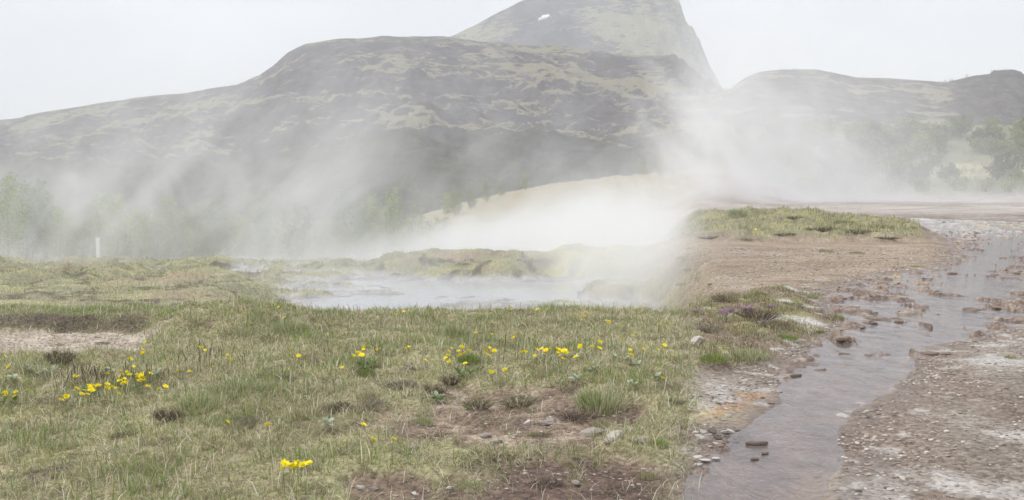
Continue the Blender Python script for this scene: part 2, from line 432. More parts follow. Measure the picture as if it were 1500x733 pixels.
def leaf_material(name, trans=.3, rough=.7, vary=0.0):
    """colour comes from the blades' own attribute"""
    m, nt, out = new_mat(name); b = NB(nt)
    col = b.n('ShaderNodeAttribute', attribute_name='Col').outputs['Color']
    rnd = b.m('ADD', b.m('MULTIPLY', b.n('ShaderNodeObjectInfo').outputs['Random'], vary), 1 - vary * .5); rc = b.n('ShaderNodeCombineXYZ'); [b.put(rc.inputs[i], rnd) for i in range(3)]
    if vary: col = b.mix(1.0, col, rc.outputs[0], 'MULTIPLY')
    d = b.n('ShaderNodeBsdfPrincipled'); b.put(d.inputs['Base Color'], col); d.inputs['Roughness'].default_value = rough; d.inputs['Specular IOR Level'].default_value = .25
    t = b.n('ShaderNodeBsdfTranslucent'); b.put(t.inputs['Color'], col)
    x = b.n('ShaderNodeMixShader'); x.inputs[0].default_value = trans
    nt.links.new(d.outputs[0], x.inputs[1]); nt.links.new(t.outputs[0], x.inputs[2]); nt.links.new(x.outputs[0], out.inputs['Surface'])
    return m

def solid_material(name, c, rough=.8, var=.25, scale=20., trans=0.0, bump=0.0):
    m, nt, out = new_mat(name); b = NB(nt)
    oc = b.n('ShaderNodeTexCoord').outputs['Object']; info = b.n('ShaderNodeObjectInfo')
    vec = b.n('ShaderNodeVectorMath', operation='ADD'); b.put(vec.inputs[0], oc)
    cm = b.n('ShaderNodeCombineXYZ'); b.put(cm.inputs[0], b.m('MULTIPLY', info.outputs['Random'], 40.0)); b.put(vec.inputs[1], cm.outputs[0])
    nz = b.noise(vec.outputs[0], scale, 5, .65)
    lo = tuple(v * (1 - var) for v in c); hi = tuple(min(1, v * (1 + var)) for v in c)
    col = b.ramp(nz, [(.25, lo), (.75, hi)])
    rnd = b.m('ADD', b.m('MULTIPLY', info.outputs['Random'], .4), .8)
    rc = b.n('ShaderNodeCombineXYZ'); [b.put(rc.inputs[i], rnd) for i in range(3)]
    col = b.mix(1.0, col, rc.outputs[0], 'MULTIPLY')
    p = b.n('ShaderNodeBsdfPrincipled'); b.put(p.inputs['Base Color'], col); p.inputs['Roughness'].default_value = rough; p.inputs['Specular IOR Level'].default_value = .3
    if bump: b.put(p.inputs['Normal'], b.bump(nz, .7, bump))
    if trans:
        t = b.n('ShaderNodeBsdfTranslucent'); b.put(t.inputs['Color'], col); x = b.n('ShaderNodeMixShader'); x.inputs[0].default_value = trans
        nt.links.new(p.outputs[0], x.inputs[1]); nt.links.new(t.outputs[0], x.inputs[2]); nt.links.new(x.outputs[0], out.inputs['Surface'])
    else:
        nt.links.new(p.outputs[0], out.inputs['Surface'])
    return m

def water_material(name, tint, milk, milkcol, rip=9.0, amp=.004, rough=.06, stretch=(1, .55, 1)):
    m, nt, out = new_mat(name); b = NB(nt)
    pos = b.n('ShaderNodeNewGeometry').outputs['Position']
    mp = b.n('ShaderNodeMapping'); b.put(mp.inputs['Vector'], pos); mp.inputs['Scale'].default_value = stretch
    mp.inputs['Rotation'].default_value = (0, 0, math.radians(25))
    h = b.m('ADD', b.noise(mp.outputs[0], rip, 4, .6, .6), b.m('MULTIPLY', b.noise(mp.outputs[0], rip * .22, 3, .5), 1.6))
    nrm = b.bump(h, 1.0, amp)
    gl = b.n('ShaderNodeBsdfGlossy'); gl.inputs['Roughness'].default_value = rough; b.put(gl.inputs['Normal'], nrm); gl.inputs['Color'].default_value = (.95, .96, 1, 1)
    tr = b.n('ShaderNodeBsdfTransparent'); tr.inputs['Color'].default_value = (*tint, 1)
    di = b.n('ShaderNodeBsdfDiffuse'); di.inputs['Color'].default_value = (*milkcol, 1)
    fr = b.n('ShaderNodeFresnel'); fr.inputs['IOR'].default_value = 1.33; b.put(fr.inputs['Normal'], nrm)
    m1 = b.n('ShaderNodeMixShader'); m1.inputs[0].default_value = milk
    nt.links.new(tr.outputs[0], m1.inputs[1]); nt.links.new(di.outputs[0], m1.inputs[2])
    m2 = b.n('ShaderNodeMixShader'); b.put(m2.inputs[0], fr.outputs[0])
    nt.links.new(m1.outputs[0], m2.inputs[1]); nt.links.new(gl.outputs[0], m2.inputs[2]); nt.links.new(m2.outputs[0], out.inputs['Surface'])
    return m

MAT_GROUND = ground_material()
MAT_MOUNT = mountain_material()
MAT_GRASS = leaf_material('grass', .25)
MAT_LEAF = leaf_material('leaf', .35, vary=.8)
MAT_STREAM = water_material('stream_water', (.88, .82, .78), .20, (.44, .39, .365), 6.0, .018)
MAT_POOL = water_material('pool_water', (.8, .8, .8), .70, (.50, .505, .50), 2.0, .008, .15)
MAT_BARK = solid_material('bark', (.22, .19, .165), .9, .3, 8)
MAT_STONE = solid_material('stone', (.36, .31, .27), .9, .35, 30, bump=.01)
MAT_STONE_PALE = solid_material('pale_stone', (.62, .57, .50), .9, .25, 25, bump=.01)
MAT_STONE_DARK = solid_material('wet_brown_stone', (.20, .145, .11), .55, .4, 30, bump=.01)
MAT_CRUST = solid_material('sinter_crust', (.52, .49, .45), .85, .4, 22, bump=.008)
MAT_CRUST_DARK = solid_material('dark_crust', (.15, .12, .10), .6, .4, 22, bump=.008)
MAT_PETAL = solid_material('yellow_petal', (.92, .78, .02), .6, .10, 30, .25)
MAT_ORANGE = solid_material('orange_petal', (.85, .36, .04), .6, .10, 30, .25)
MAT_PURPLE = solid_material('purple_petal', (.40, .20, .40), .7, .25, 30, .25)
MAT_STEM = solid_material('stem', (.16, .20, .07), .7, .25, 30, .2)
MAT_SEED = solid_material('seed_head', (.11, .075, .05), .9, .3, 60)
MAT_WHITE = solid_material('white_paint', (.80, .80, .80), .5, .05, 10)
MAT_SNOW = solid_material('snow', (.85, .86, .88), .8, .05, 1)

# ------------------------------------------------------------------ ground sheet
def build_ground():
    us = np.concatenate([np.linspace(-2.6, -.66, 40)[:-1], np.linspace(-.66, .66, 760), np.linspace(.66, 2.6, 40)[1:]])
    ys = np.concatenate([np.linspace(.6, 3.2, 12)[:-1], np.geomspace(3.2, 16, 400)[:-1], np.geomspace(16, 70, 190)[:-1], np.geomspace(70, 3600, 110)])
    Yg, Ug = np.meshgrid(ys, us, indexing='ij'); Xg = Yg * Ug
    X, Y = Xg.ravel(), Yg.ravel()
    m = masks(X, Y); Z = ground_z(X, Y, m); C = ground_color(X, Y, Z, m)
    s = m['stream']
    wet = np.clip(ss(.65, .0, s + .3 * fbm(X * 2, Y * 2, 3, 71)) * ss(WATER_Z + .045, WATER_Z + .008, Z) * m['right'], 0, 1)
    lw = ss(uu(310), uu(380), m['U']) * (1 - m['right']) * ss(POOL_Z + .10, POOL_Z + .02, Z) * ss(14, 16, Y) * ss(37, 33, Y)
    me = grid_mesh('ground', Xg, Yg, Z.reshape(Xg.shape), MAT_GROUND, C, {'wet': np.maximum(wet, lw)})
    link('ground', me, kind='structure', label='moss, turf, gravel and mud ground of the geothermal field')
    # behind the camera the land simply goes on
    Xb, Yb = np.meshgrid(np.linspace(-60, 60, 40), np.linspace(-60, .62, 30), indexing='xy')
    mb = masks(Xb.ravel(), Yb.ravel()); Zb = ground_z(Xb.ravel(), Yb.ravel(), mb) - .01
    me = grid_mesh('ground_behind', Xb, Yb, Zb.reshape(Xb.shape), MAT_GROUND, ground_color(Xb.ravel(), Yb.ravel(), Zb, mb), {'wet': Zb * 0})
    link('ground', me, kind='structure')
    # water sheets
    Yw, Uw = np.meshgrid(np.geomspace(2.9, 56, 170), np.linspace(.14, .75, 150), indexing='ij'); Xw = Yw * Uw
    mw = masks(Xw.ravel(), Yw.ravel())
    keep = ((mw['stream'] < .22) & (mw['right'] > .1)).reshape(Xw.shape)
    link('stream', grid_mesh('stream', Xw, Yw, np.full(Xw.shape, WATER_Z), MAT_STREAM, keep=keep), kind='structure', label='shallow brown stream winding over mud flats')
    Yw, Uw = np.meshgrid(np.linspace(13.5, 33, 60), np.linspace(uu(200), uu(1000), 90), indexing='ij'); Xw = Yw * Uw
    zz = ground_z(Xw.ravel(), Yw.ravel()).reshape(Xw.shape)
    k = (zz < POOL_Z + .12) & (Uw > uu(330)) & (masks(Xw.ravel(), Yw.ravel())['right'].reshape(Xw.shape) < .75)
    link('hot_spring_pool', grid_mesh('hot_spring_pool', Xw, Yw, np.full(Xw.shape, POOL_Z), MAT_POOL, keep=k), kind='structure', label='milky steaming hot spring pool behind the meadow')
build_ground()

# ------------------------------------------------------------------ mountains and hills
def hz(yp, D): return CAM[2] + (HORIZON - yp) / FPX * D

def build_mountain():
    xp = np.array([-900, -400, -150, 0, 100, 200, 300, 350, 385, 405, 425, 450, 500, 560, 620, 700, 800, 880, 940, 975, 1000, 1030, 1060, 1110.])
    yp = np.array([215, 205, 192, 178, 163, 147, 134, 127, 114, 100, 80, 68, 60, 56, 58, 64, 71, 77, 83, 87, 100, 122, 150, 200.])
    D = 820.
    us = np.concatenate([np.linspace(uu(-900), uu(-60), 60)[:-1], np.linspace(uu(-60), uu(1105), 440)])
    ds = np.concatenate([np.linspace(120, 300, 40)[:-1], np.linspace(300, 860, 210)[:-1], np.geomspace(860, 1400, 30)])
    Yg, Ug = np.meshgrid(ds, us, indexing='ij'); X = (Yg * Ug).ravel(); Y = Yg.ravel(); U = Ug.ravel()
    h = np.interp(U, uu(xp), hz(yp, D))
    h = h + 3.5 * fbm(X * .018, X * 0 + 1.7, 4, 101) + ss(uu(960), uu(985), U) * 16 * fbm(X * .07, Y * .04, 3, 107)
    t = np.clip((Y - 150) / (D - 150), 0, 1)
    prof = .18 * t + .50 * t ** 1.5 + .32 * ss(.55, 1.0, t)
    warp = 40 * fbm(X * .004, Y * .004, 3, 102)
    gully = fbm((X + .35 * Y + warp) * .012, Y * .0035, 5, 103); ridged = 1 - 2 * np.abs(fbm((X - .5 * Y) * .009, Y * .006, 5, 104))
    small = fbm(X * .05, Y * .035, 5, 105)
    z0 = -7.0
    rel = 1.0 * np.sin(np.pi * np.clip(t, 0, 1)) ** .7
    Z = z0 + (h - z0) * prof + rel * (15 * gully + 10 * ridged + 8 * small) + 1.2 * small * ss(.9, 1, t)
    q = (Z + 8 * gully) / 13.0; terr = (np.floor(q) + ss(.25, .75, q - np.floor(q)) - q) * 13.0
    Z = Z + .12 * terr * rel * ss(.25, .6, t)
    lim = z0 + (h - z0) * (.25 + .75 * t) ; Z = np.minimum(Z, lim + 3 * small * (1 - t))
    back = ss(D, 1400, Y); Z = Z * (1 - back) + (-8) * back
    # what grows and lies on it
    dZy = np.gradient(Z.reshape(Yg.shape), axis=0) / np.gradient(Yg, axis=0)
    slope = dZy.ravel()
    n1 = fbm(X * .012 + 3, Y * .010, 5, 111, .6); n2 = fbm(X * .05, Y * .03, 4, 112); band = fbm((X + .3 * Y) * .006, Z * .055, 5, 113, .6)
    C = mixc((.120, .100, .108), (.195, .166, .172), ss(-.3, .3, n2))
    C = mixc(C, (.13, .125, .082), ss(.62, .25, t) * ss(-.35, .1, n1) * .85)
    moss = .40 + .55 * band + 1.0 * n1 - .9 * (slope - .28) - .9 * ss(.5, .2, t) + .22 * ss(uu(420), uu(800), U) * ss(.45, .8, t)
    C = mixc(C, (.14, .105, .10), ss(.2, .45, -n1) * ss(.3, .5, t))
    C = mixc(C, (.115, .115, .065), ss(.3, .1, t))
    me = grid_mesh('mountain', X.reshape(Yg.shape), Yg, Z.reshape(Yg.shape), MAT_MOUNT, np.clip(C, .01, .8), {'moss': moss})
    link('mountain', me, kind='structure', label='long dark mountain with pale moss bands behind the steam')

def build_summit():
    xp = np.array([420, 560, 640, 665, 700, 730, 760, 785, 830, 900, 950, 974, 992, 1010, 1030, 1050, 1082, 1125.])
    yp = np.array([150, 110, 68, 56, 38, 23, 8, 1, -4, -5, -5, 2, 16, 48, 88, 122, 165, 230.])
    D = 1500.
    us = np.linspace(uu(430), uu(1120), 340); ds = np.concatenate([np.linspace(1000, 1560, 150)[:-1], np.linspace(1560, 2100, 25)])
    Yg, Ug = np.meshgrid(ds, us, indexing='ij'); X = (Yg * Ug).ravel(); Y = Yg.ravel(); U = Ug.ravel()
    h = np.interp(U, uu(xp), hz(yp, D)) + 5 * fbm(X * .012, X * 0 + 4.1, 4, 121) + ss(uu(940), uu(970), U) * 34 * fbm(X * .035, Y * .015, 3, 129)
    t = np.clip((Y - 1000) / (D - 1000), 0, 1)
    g = fbm((X + .5 * Y) * .006, Y * .003, 5, 122); small = fbm(X * .03, Y * .025, 4, 123)
    Z = 60 + (h - 60) * (.55 * t + .45 * t ** 1.6) + np.sin(np.pi * t) ** .7 * (24 * g + 8 * small)
    back = ss(D + 60, 2100, Y); Z = Z * (1 - back)
    n1 = fbm(X * .007, Y * .006, 5, 127, .6); n2 = fbm(X * .03, Y * .02, 4, 128)
    C = mixc((.12, .102, .107), (.185, .16, .162), ss(-.3, .3, n2))
    moss = .26 + 1.0 * n1 + .35 * ss(uu(840), uu(940), U)
    me = grid_mesh('summit', X.reshape(Yg.shape), Yg, Z.reshape(Yg.shape), MAT_MOUNT, np.clip(C, .01, .8), {'moss': moss})
    o = link('mountain', me, kind='structure', label='higher summit rising behind the mountain ridge')
    # the snow patch lies on it
    Zg = Z.reshape(Yg.shape); d = ray(797, 27); rr = None
    j = int(np.argmin(np.abs(us - d[0])))
    i = int(np.argmin(np.abs((Zg[:, j] - CAM[2]) / Yg[:, j] - d[2])[:148]))
    c = np.array([Yg[i, j] * us[j], Yg[i, j], Zg[i, j]])
    bm = bmesh.new(); ring = []
    sl = (Zg[min(i + 3, 147), j] - Zg[i - 3, j]) / (ds[min(i + 3, 147)] - ds[i - 3])
    for k in range(22):
        a = k / 22 * 2 * math.pi; rx = 5.2 * (1 + .35 * math.sin(3 * a + 1)); ry = 6.5 * (1 + .3 * math.sin(2 * a))
        x, y = rx * math.cos(a), ry * math.sin(a); ring.append((x + .8 * y, y))
    top = [bm.verts.new((c[0] + x, c[1] + y, c[2] + sl * y + 2.6)) for x, y in ring]
    mid = bm.verts.new((c[0], c[1], c[2] + 3.4)); low = [bm.verts.new((c[0] + x * 1.1, c[1] + y * 1.1, c[2] + sl * y - 2)) for x, y in ring]
    for k in range(22):
        bm.faces.new((top[k], top[(k + 1) % 22], mid)); bm.faces.new((low[k], low[(k + 1) % 22], top[(k + 1) % 22], top[k]))
    me = bpy.data.meshes.new('snow_patch'); bm.to_mesh(me); bm.free(); me.materials.append(MAT_SNOW)
    link('snow_patch', me, kind='structure', label='small white snow patch high on the rear summit')

HILL_RIDGE = (np.array([930, 985, 1005, 1040, 1066, 1078, 1090, 1110, 1140, 1190, 1215, 1250, 1300, 1368, 1380, 1395, 1420, 1441, 1448, 1480, 1488, 1502, 1540, 1620, 1900, 2400.]),
              np.array([150, 146, 142, 137, 132, 123, 115, 107.5, 104.5, 104, 109, 116, 117, 122, 122, 119, 113, 111, 106.5, 106, 109, 117, 128, 150, 175, 200.]))
HILL_D = 650.
def build_hill():
    us = np.concatenate([np.linspace(uu(930), uu(1560), 420), np.linspace(uu(1560), uu(2400), 30)[1:]])
    ds = np.concatenate([np.linspace(330, 690, 200)[:-1], np.linspace(690, 1000, 20)])
    Yg, Ug = np.meshgrid(ds, us, indexing='ij'); X = (Yg * Ug).ravel(); Y = Yg.ravel(); U = Ug.ravel()
    h = np.interp(U, uu(HILL_RIDGE[0]), hz(HILL_RIDGE[1], HILL_D)) + (.4 + 2.2 * ss(uu(1430), uu(1445), U)) * fbm(X * .22, X * 0 + 2.2, 4, 136)
    t = np.clip((Y - 330) / (HILL_D - 330), 0, 1)
    g = fbm((X + .3 * Y) * .02, Y * .008, 5, 131); small = fbm(X * .09, Y * .07, 4, 132)
    rock = ss(uu(1370), uu(1420), U)
    Z = 10 + (h - 10) * (.30 * t + .45 * t ** 2 + .25 * ss(.5, 1, t)) + np.sin(np.pi * t) ** .8 * (3.5 * g + 1.6 * small + rock * (5 * small - 5 * np.abs(g) - 6 * np.abs(fbm(X * .06, Y * .03, 3, 137))))
    Z = np.minimum(Z, h + .2)
    back = ss(HILL_D + 15, 1000, Y); Z = Z * (1 - back) - 10 * back
    n1 = fbm(X * .02, Y * .016, 5, 133, .6); n2 = fbm(X * .11, Y * .08, 4, 134); band = fbm(X * .012, Z * .11, 4, 135)
    C = mixc((.085, .066, .062), (.185, .148, .132), ss(-.3, .3, n2 + .5 * g)); moss = .36 + .9 * band + .5 * n1 - .75 * rock - .5 * ss(.35, .2, t)
    C = mixc(C, (.13, .10, .09), .7 * rock * ss(-.1, .3, n1)); C = mixc(C, (.13, .19, .08), .8 * ss(uu(1345), uu(1358), U) * ss(uu(1385), uu(1372), U) * ss(.40, .55, t) * ss(.8, .62, t) * ss(-.4, .1, n2))
    C = mixc(C, (.15, .15, .08), ss(.32, .1, t))
    link('hill', grid_mesh('hill', X.reshape(Yg.shape), Yg, Z.reshape(Yg.shape), MAT_MOUNT, np.clip(C, .01, .8), {'moss': moss}), kind='structure', label='brown round-topped hill with walkers on its crest')
    # the paler and farther hill that shows left of it
    us = np.linspace(uu(960), uu(1260), 90); ds = np.concatenate([np.linspace(800, 1200, 60)[:-1], np.linspace(1200, 1500, 12)])
    Yg, Ug = np.meshgrid(ds, us, indexing='ij'); X = (Yg * Ug).ravel(); Y = Yg.ravel(); U = Ug.ravel()
    h = np.interp(U, uu(np.array([940, 1000, 1015, 1045, 1070, 1120, 1260.])), hz(np.array([133, 129, 129, 129.5, 132, 140, 160.]), 1180.)) + 1.5 * fbm(X * .02, X * 0, 3, 141)
    t = np.clip((Y - 800) / 380, 0, 1); Z = h * (.4 * t + .6 * t ** 2) + np.sin(np.pi * t) * 5 * fbm(X * .012, Y * .012, 4, 142); b = ss(1200, 1500, Y); Z = Z * (1 - b) - 10 * b
    C = mixc((.30, .27, .21), (.42, .38, .28), ss(-.2, .3, fbm(X * .015, Y * .02, 4, 143)))
    link('hill', grid_mesh('far_hill', X.reshape(Yg.shape), Yg, Z.reshape(Yg.shape), MAT_MOUNT, C * .8, {'moss': X * 0 + .4}), kind='structure', label='low pale hill far behind the brown hill')
    return None
build_mountain(); build_summit(); build_hill()

# ------------------------------------------------------------------ haze and steam
def build_haze():
    bm = bmesh.new(); bmesh.ops.create_cube(bm, size=1)
    me = bpy.data.meshes.new('haze'); bm.to_mesh(me); bm.free()
    m, nt, out = new_mat('haze'); b = NB(nt); v = b.n('ShaderNodeVolumePrincipled')
    v.inputs['Color'].default_value = (.93, .96, 1.0, 1); v.inputs['Density'].default_value = HAZE_DENSITY; v.inputs['Anisotropy'].default_value = .0
    nt.links.new(v.outputs[0], out.inputs['Volume']); me.materials.append(m)
    o = link('haze', me, kind='stuff', label='thin pale mist filling the whole valley', category='haze')
    x0, x1, y0, y1, z0, z1 = -10000, 10000, -400, 3700, -12, 385
    o.location = ((x0 + x1) / 2, (y0 + y1) / 2, (z0 + z1) / 2); o.scale = (x1 - x0, y1 - y0, z1 - z0)
build_haze()

def steam_box(name, label, lo, hi, fn, rate, color=(.992, .995, 1, 1)):
    bm = bmesh.new(); bmesh.ops.create_cube(bm, size=1)
    for v in bm.verts:
        for k in range(3): v.co[k] = lo[k] if v.co[k] < 0 else hi[k]
    me = bpy.data.meshes.new(name); bm.to_mesh(me); bm.free()
    m, nt, out = new_mat(name); b = NB(nt)
    pos = b.n('ShaderNodeNewGeometry').outputs['Position']
    sp = b.n('ShaderNodeSeparateXYZ'); b.put(sp.inputs[0], pos)
    dens = fn(b, sp.outputs[0], sp.outputs[1], sp.outputs[2])
    v = b.n('ShaderNodeVolumePrincipled'); v.inputs['Color'].default_value = color; v.inputs['Anisotropy'].default_value = .1
    b.put(v.inputs['Density'], dens); nt.links.new(v.outputs[0], out.inputs['Volume'])
    m.cycles.volume_step_rate = rate; m.cycles.volume_sampling = 'MULTIPLE_IMPORTANCE' if hasattr(m.cycles, 'volume_sampling') else None
    me.materials.append(m)
    return link(name, me, kind='stuff', label=label, category='steam')

def shear(b, x, y, z, kx, ky, sz):
    c = b.n('ShaderNodeCombineXYZ')
    b.put(c.inputs[0], b.m('SUBTRACT', x, b.m('MULTIPLY', z, kx))); b.put(c.inputs[1], b.m('SUBTRACT', y, b.m('MULTIPLY', z, ky))); b.put(c.inputs[2], b.m('MULTIPLY', z, sz))
    return c.outputs[0]

def expo(b, v, k): return b.m('POWER', 2.71828, b.m('MULTIPLY', v, k))
def mul(b, *a):
    r = a[0]
    for q in a[1:]: r = b.m('MULTIPLY', r, q)
    return r

def steam_pool(b, x, y, z):                     # thick bank drifting off the pool, thin veils over the flats
    v = shear(b, x, y, z, .5, .0, .8)
    n = b.noise(v, .21, 6, .62, 2.0); nb = b.noise(v, .07, 3, .5, 1.0)
    nn = b.m('ADD', b.m('MULTIPLY', n, .6), b.m('MULTIPLY', nb, .4))
    hgt = b.m('MAXIMUM', b.m('ADD', z, 1.5), 0.0); u = b.m('DIVIDE', x, b.m('MAXIMUM', y, 1.0))
    slab = mul(b, b.step(26.5, 33, y), b.step(58, 46, y))
    top = b.m('ADD', .75, b.m('MULTIPLY', b.step(-8, 5, x), 1.0)); hh = b.m('DIVIDE', hgt, b.m('MULTIPLY', top, b.m('ADD', .45, n)))
    bank = mul(b, b.m('POWER', 2.71828, b.m('MULTIPLY', b.m('MULTIPLY', hh, hh), -1.0)), b.step(-9, 0, x), slab, b.m('ADD', .2, b.step(.38, .58, nn)))
    film = mul(b, expo(b, hgt, -1.6), b.step(-10, -6, x), b.step(19, 21, y), b.step(32, 28, y), b.step(.35, .65, n))
    veil = mul(b, b.step(.46, .60, nn), expo(b, hgt, -.13), b.step(26, 36, y), b.step(60, 50, y))
    base = mul(b, expo(b, b.m('MAXIMUM', b.m('ADD', z, 3.2), 0.0), -.24), b.step(34, 44, y), b.step(60, 52, y))
    edge = mul(b, b.step(-44, -34, x), b.step(.235, .140, b.m('ADD', u, b.m('MULTIPLY', b.m('SUBTRACT', n, .5), .30))), b.step(13, 2, z), b.step(-5, -3, z))
    d = b.m('ADD', b.m('ADD', b.m('MULTIPLY', bank, .34), b.m('MULTIPLY', film, .15)), b.m('ADD', b.m('MULTIPLY', veil, .105), b.m('MULTIPLY', base, .018)))
    return b.m('MULTIPLY', d, edge)

def steam_flat(b, x, y, z):                     # steam over the far flats on the right
    v = shear(b, x, y, z, -.55, .0, .9)
    n = b.noise(v, .095, 6, .62, 1.8); nb = b.noise(v, .032, 3, .5, .9)
    nn = b.m('ADD', b.m('MULTIPLY', n, .55), b.m('MULTIPLY', nb, .45))
    w = b.step(.43, .57, nn)
    zz = b.m('MAXIMUM', z, 0.0)
    a = mul(b, w, expo(b, zz, -.072), b.step(60, 20, x), .095)          # the tall plume at the left
    c = mul(b, w, expo(b, zz, -.34), .022)                              # low drift all along
    g = mul(b, b.step(36, 14, x), expo(b, zz, -.14), .050)
    e = mul(b, b.step(78, 92, y), b.step(150, 135, y), b.step(.150, .235, b.m('ADD', b.m('DIVIDE', x, y), b.m('MULTIPLY', b.m('SUBTRACT', n, .5), .30))), b.step(108, 90, x), b.step(29, 12, z))
    return b.m('MULTIPLY', b.m('ADD', b.m('ADD', a, c), g), e)

def steam_near(b, x, y, z):                     # a low bank welling up over the edge of the basin
    v = shear(b, x, y, z, .8, .0, 1.0)
    n = b.noise(v, .42, 6, .62, 1.2)
    u = b.m('DIVIDE', x, b.m('MAXIMUM', y, 1.0))
    un = b.m('ADD', u, b.m('MULTIPLY', b.m('SUBTRACT', n, .5), .26))
    zn = b.m('ADD', z, b.m('MULTIPLY', b.m('SUBTRACT', n, .5), 2.6))
    d = mul(b, b.step(.0, .13, un), b.step(.225, .165, un), b.step(.255, .225, u), b.step(12.6, 15, y), b.step(26, 21, y), b.step(2.2, .2, zn), b.step(3.0, 2.2, z), b.m('ADD', .25, b.step(-.9, .3, z)), b.step(-2.6, -1.4, z))
    thin = mul(b, b.step(.15, .20, u), b.step(.34, .24, b.m('ADD', u, b.m('MULTIPLY', b.m('SUBTRACT', n, .5), .2))), b.step(15, 18, y), b.step(26, 22, y), b.step(1.9, .6, zn), b.step(2.9, 2.2, z), b.step(.46, .62, n), .05)
    return b.m('ADD', mul(b, d, b.step(.34, .58, n), .20), thin)

steam_box('steam', 'white steam drifting off the hot pool behind the meadow', (-46, 18.5, -5.2), (15, 61, 13.2), steam_pool, 2.0)
steam_box('steam', 'grey-white steam blowing across the far flats beyond the stream', (13, 76, -2), (110, 152, 30), steam_flat, 2.0)
steam_box('steam', 'low steam bank welling up where the meadow meets the gravel terrace', (-1, 12.3, -2.8), (9.5, 26.5, 3.2), steam_near, 1.5)

# ------------------------------------------------------------------ grass, litter and moss (nobody could count the blades)
def blades(name, P, h, w, lean, col, label, cat, az=None, mat=None):
    n = len(P)
    if az is None: az = RNG.uniform(0, 2 * np.pi, n)
    dx, dy = np.cos(az), np.sin(az); fa = RNG.uniform(0, np.pi, n); px, py = np.cos(fa) * w * .5, np.sin(fa) * w * .5
    up = np.sqrt(np.clip(1 - (lean * .85) ** 2, .03, 1))
    def at(f, k): return P + np.stack([dx * h * lean * k, dy * h * lean * k, h * up * f], 1)
    o = np.stack([px, py, np.zeros(n)], 1)
    mid = at(.62, .38); tip = at(1.0, 1.0)
    V = np.stack([P - o, P + o, mid + o * .8, mid - o * .8, tip], 1).reshape(-1, 3)
    k = np.arange(n)[:, None] * 5
    F = np.concatenate([k + np.array([[0, 1, 2, 3]]), k + np.array([[3, 2, 4]])], 1).ravel()
    L = np.tile([4, 3], n)
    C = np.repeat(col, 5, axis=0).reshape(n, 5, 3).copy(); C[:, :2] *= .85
    return link(name, mesh_from(name, V, F, L, mat or MAT_GRASS, C.reshape(-1, 3)), kind='stuff', label=label, category=cat)

def scatter(n, x0, x1, y0, y1, power=1.0):
    t = RNG.random(n); a = power + 1
    Y = (y0 ** a + t * (y1 ** a - y0 ** a)) ** (1 / a)
    X = Y * RNG.uniform(uu(x0), uu(x1), n)
    return X, Y

PAL = {'green': (.265, .320, .105), 'grey': (.43, .43, .28), 'straw': (.66, .58, .41), 'brown': (.29, .22, .145), 'moss': (.42, .395, .16), 'lush': (.20, .31, .07), 'pale': (.80, .75, .62), 'plum': (.17, .13, .125), 'umber': (.14, .105, .08)}
def pick(n, prob):
    """colour per blade; prob: dict name -> weight array"""
    names = list(prob); W = np.stack([np.broadcast_to(prob[k], n) for k in names], 1).clip(0)
    W = np.cumsum(W / W.sum(1, keepdims=True), 1); r = RNG.random(n)[:, None]
    i = (r > W).sum(1).clip(0, len(names) - 1)
    c = np.array([PAL[k] for k in names])[i]
    return c * RNG.uniform(.75, 1.25, (n, 1)) * RNG.uniform(.93, 1.07, (n, 3))

def turf():
    X, Y = scatter(235000, -45, 1030, 4.1, 13.4, .75)
    m = masks(X, Y); n1 = fbm(X * 1.3, Y * 1.3, 4, 201); n2 = fbm(X * 4.5, Y * 4.5, 3, 202); n3 = fbm(X * .45, Y * .45, 3, 203)
    p = (1 - .85 * ss(10.8, 10.9, Y) * ss(11.25, 11.1, Y) * (1 - m['meadow_side'])) * (1 - .6 * ss(.1, .4, -n2)) * (1 - m['gravel_left'] * .97) * (1 - .93 * m['dirt']) * (1 - m['right']) * (.45 + .9 * ss(-.35, .2, n2 + .3 * n1))
    k = RNG.random(len(X)) < p
    X, Y, n1, n2, n3 = X[k], Y[k], n1[k], n2[k], n3[k]; n = len(X)
    Z = ground_z(X, Y) - .006
    tall = ss(.0, .5, n1 + .3 * n2)
    litter = RNG.random(n) < (.30 + .30 * ss(-.1, .35, -n3 + .4 * n2))
    h = np.where(litter, RNG.uniform(.05, .13, n), (.030 + .050 * RNG.random(n)) * (.75 + 1.0 * tall))
    lean = np.where(litter, RNG.uniform(.85, 1.1, n), RNG.uniform(.1, .75, n))
    w = RNG.uniform(.0022, .0042, n) * (1 + .10 * (Y - 4)) * np.where(litter, .8, 1)
    col = pick(n, {'green': 1.4 + 2.2 * ss(-.2, .4, n1), 'grey': np.full(n, 1.3), 'lush': .3 + 1.4 * ss(.05, .4, n1), 'straw': .6 + 2.2 * ss(.0, .35, -n3), 'moss': 1.1 * ss(.15, .45, n3 - n1), 'brown': .35 + 2.4 * ss(.08, .4, -n2)})
    lc = pick(n, {'straw': 1.0, 'pale': .5, 'grey': 1.0, 'brown': .7, 'green': .9}); col = np.where(litter[:, None], lc, col)
    P = np.stack([X, Y, Z], 1)
    a = ~litter
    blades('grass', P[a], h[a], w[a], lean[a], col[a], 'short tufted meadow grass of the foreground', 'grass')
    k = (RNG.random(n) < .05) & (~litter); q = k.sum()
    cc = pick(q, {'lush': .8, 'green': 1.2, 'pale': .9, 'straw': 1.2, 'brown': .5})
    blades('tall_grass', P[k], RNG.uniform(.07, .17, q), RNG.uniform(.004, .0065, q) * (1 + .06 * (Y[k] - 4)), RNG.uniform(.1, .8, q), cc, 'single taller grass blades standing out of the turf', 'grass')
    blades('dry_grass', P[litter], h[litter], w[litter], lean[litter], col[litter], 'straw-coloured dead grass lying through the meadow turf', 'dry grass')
turf()

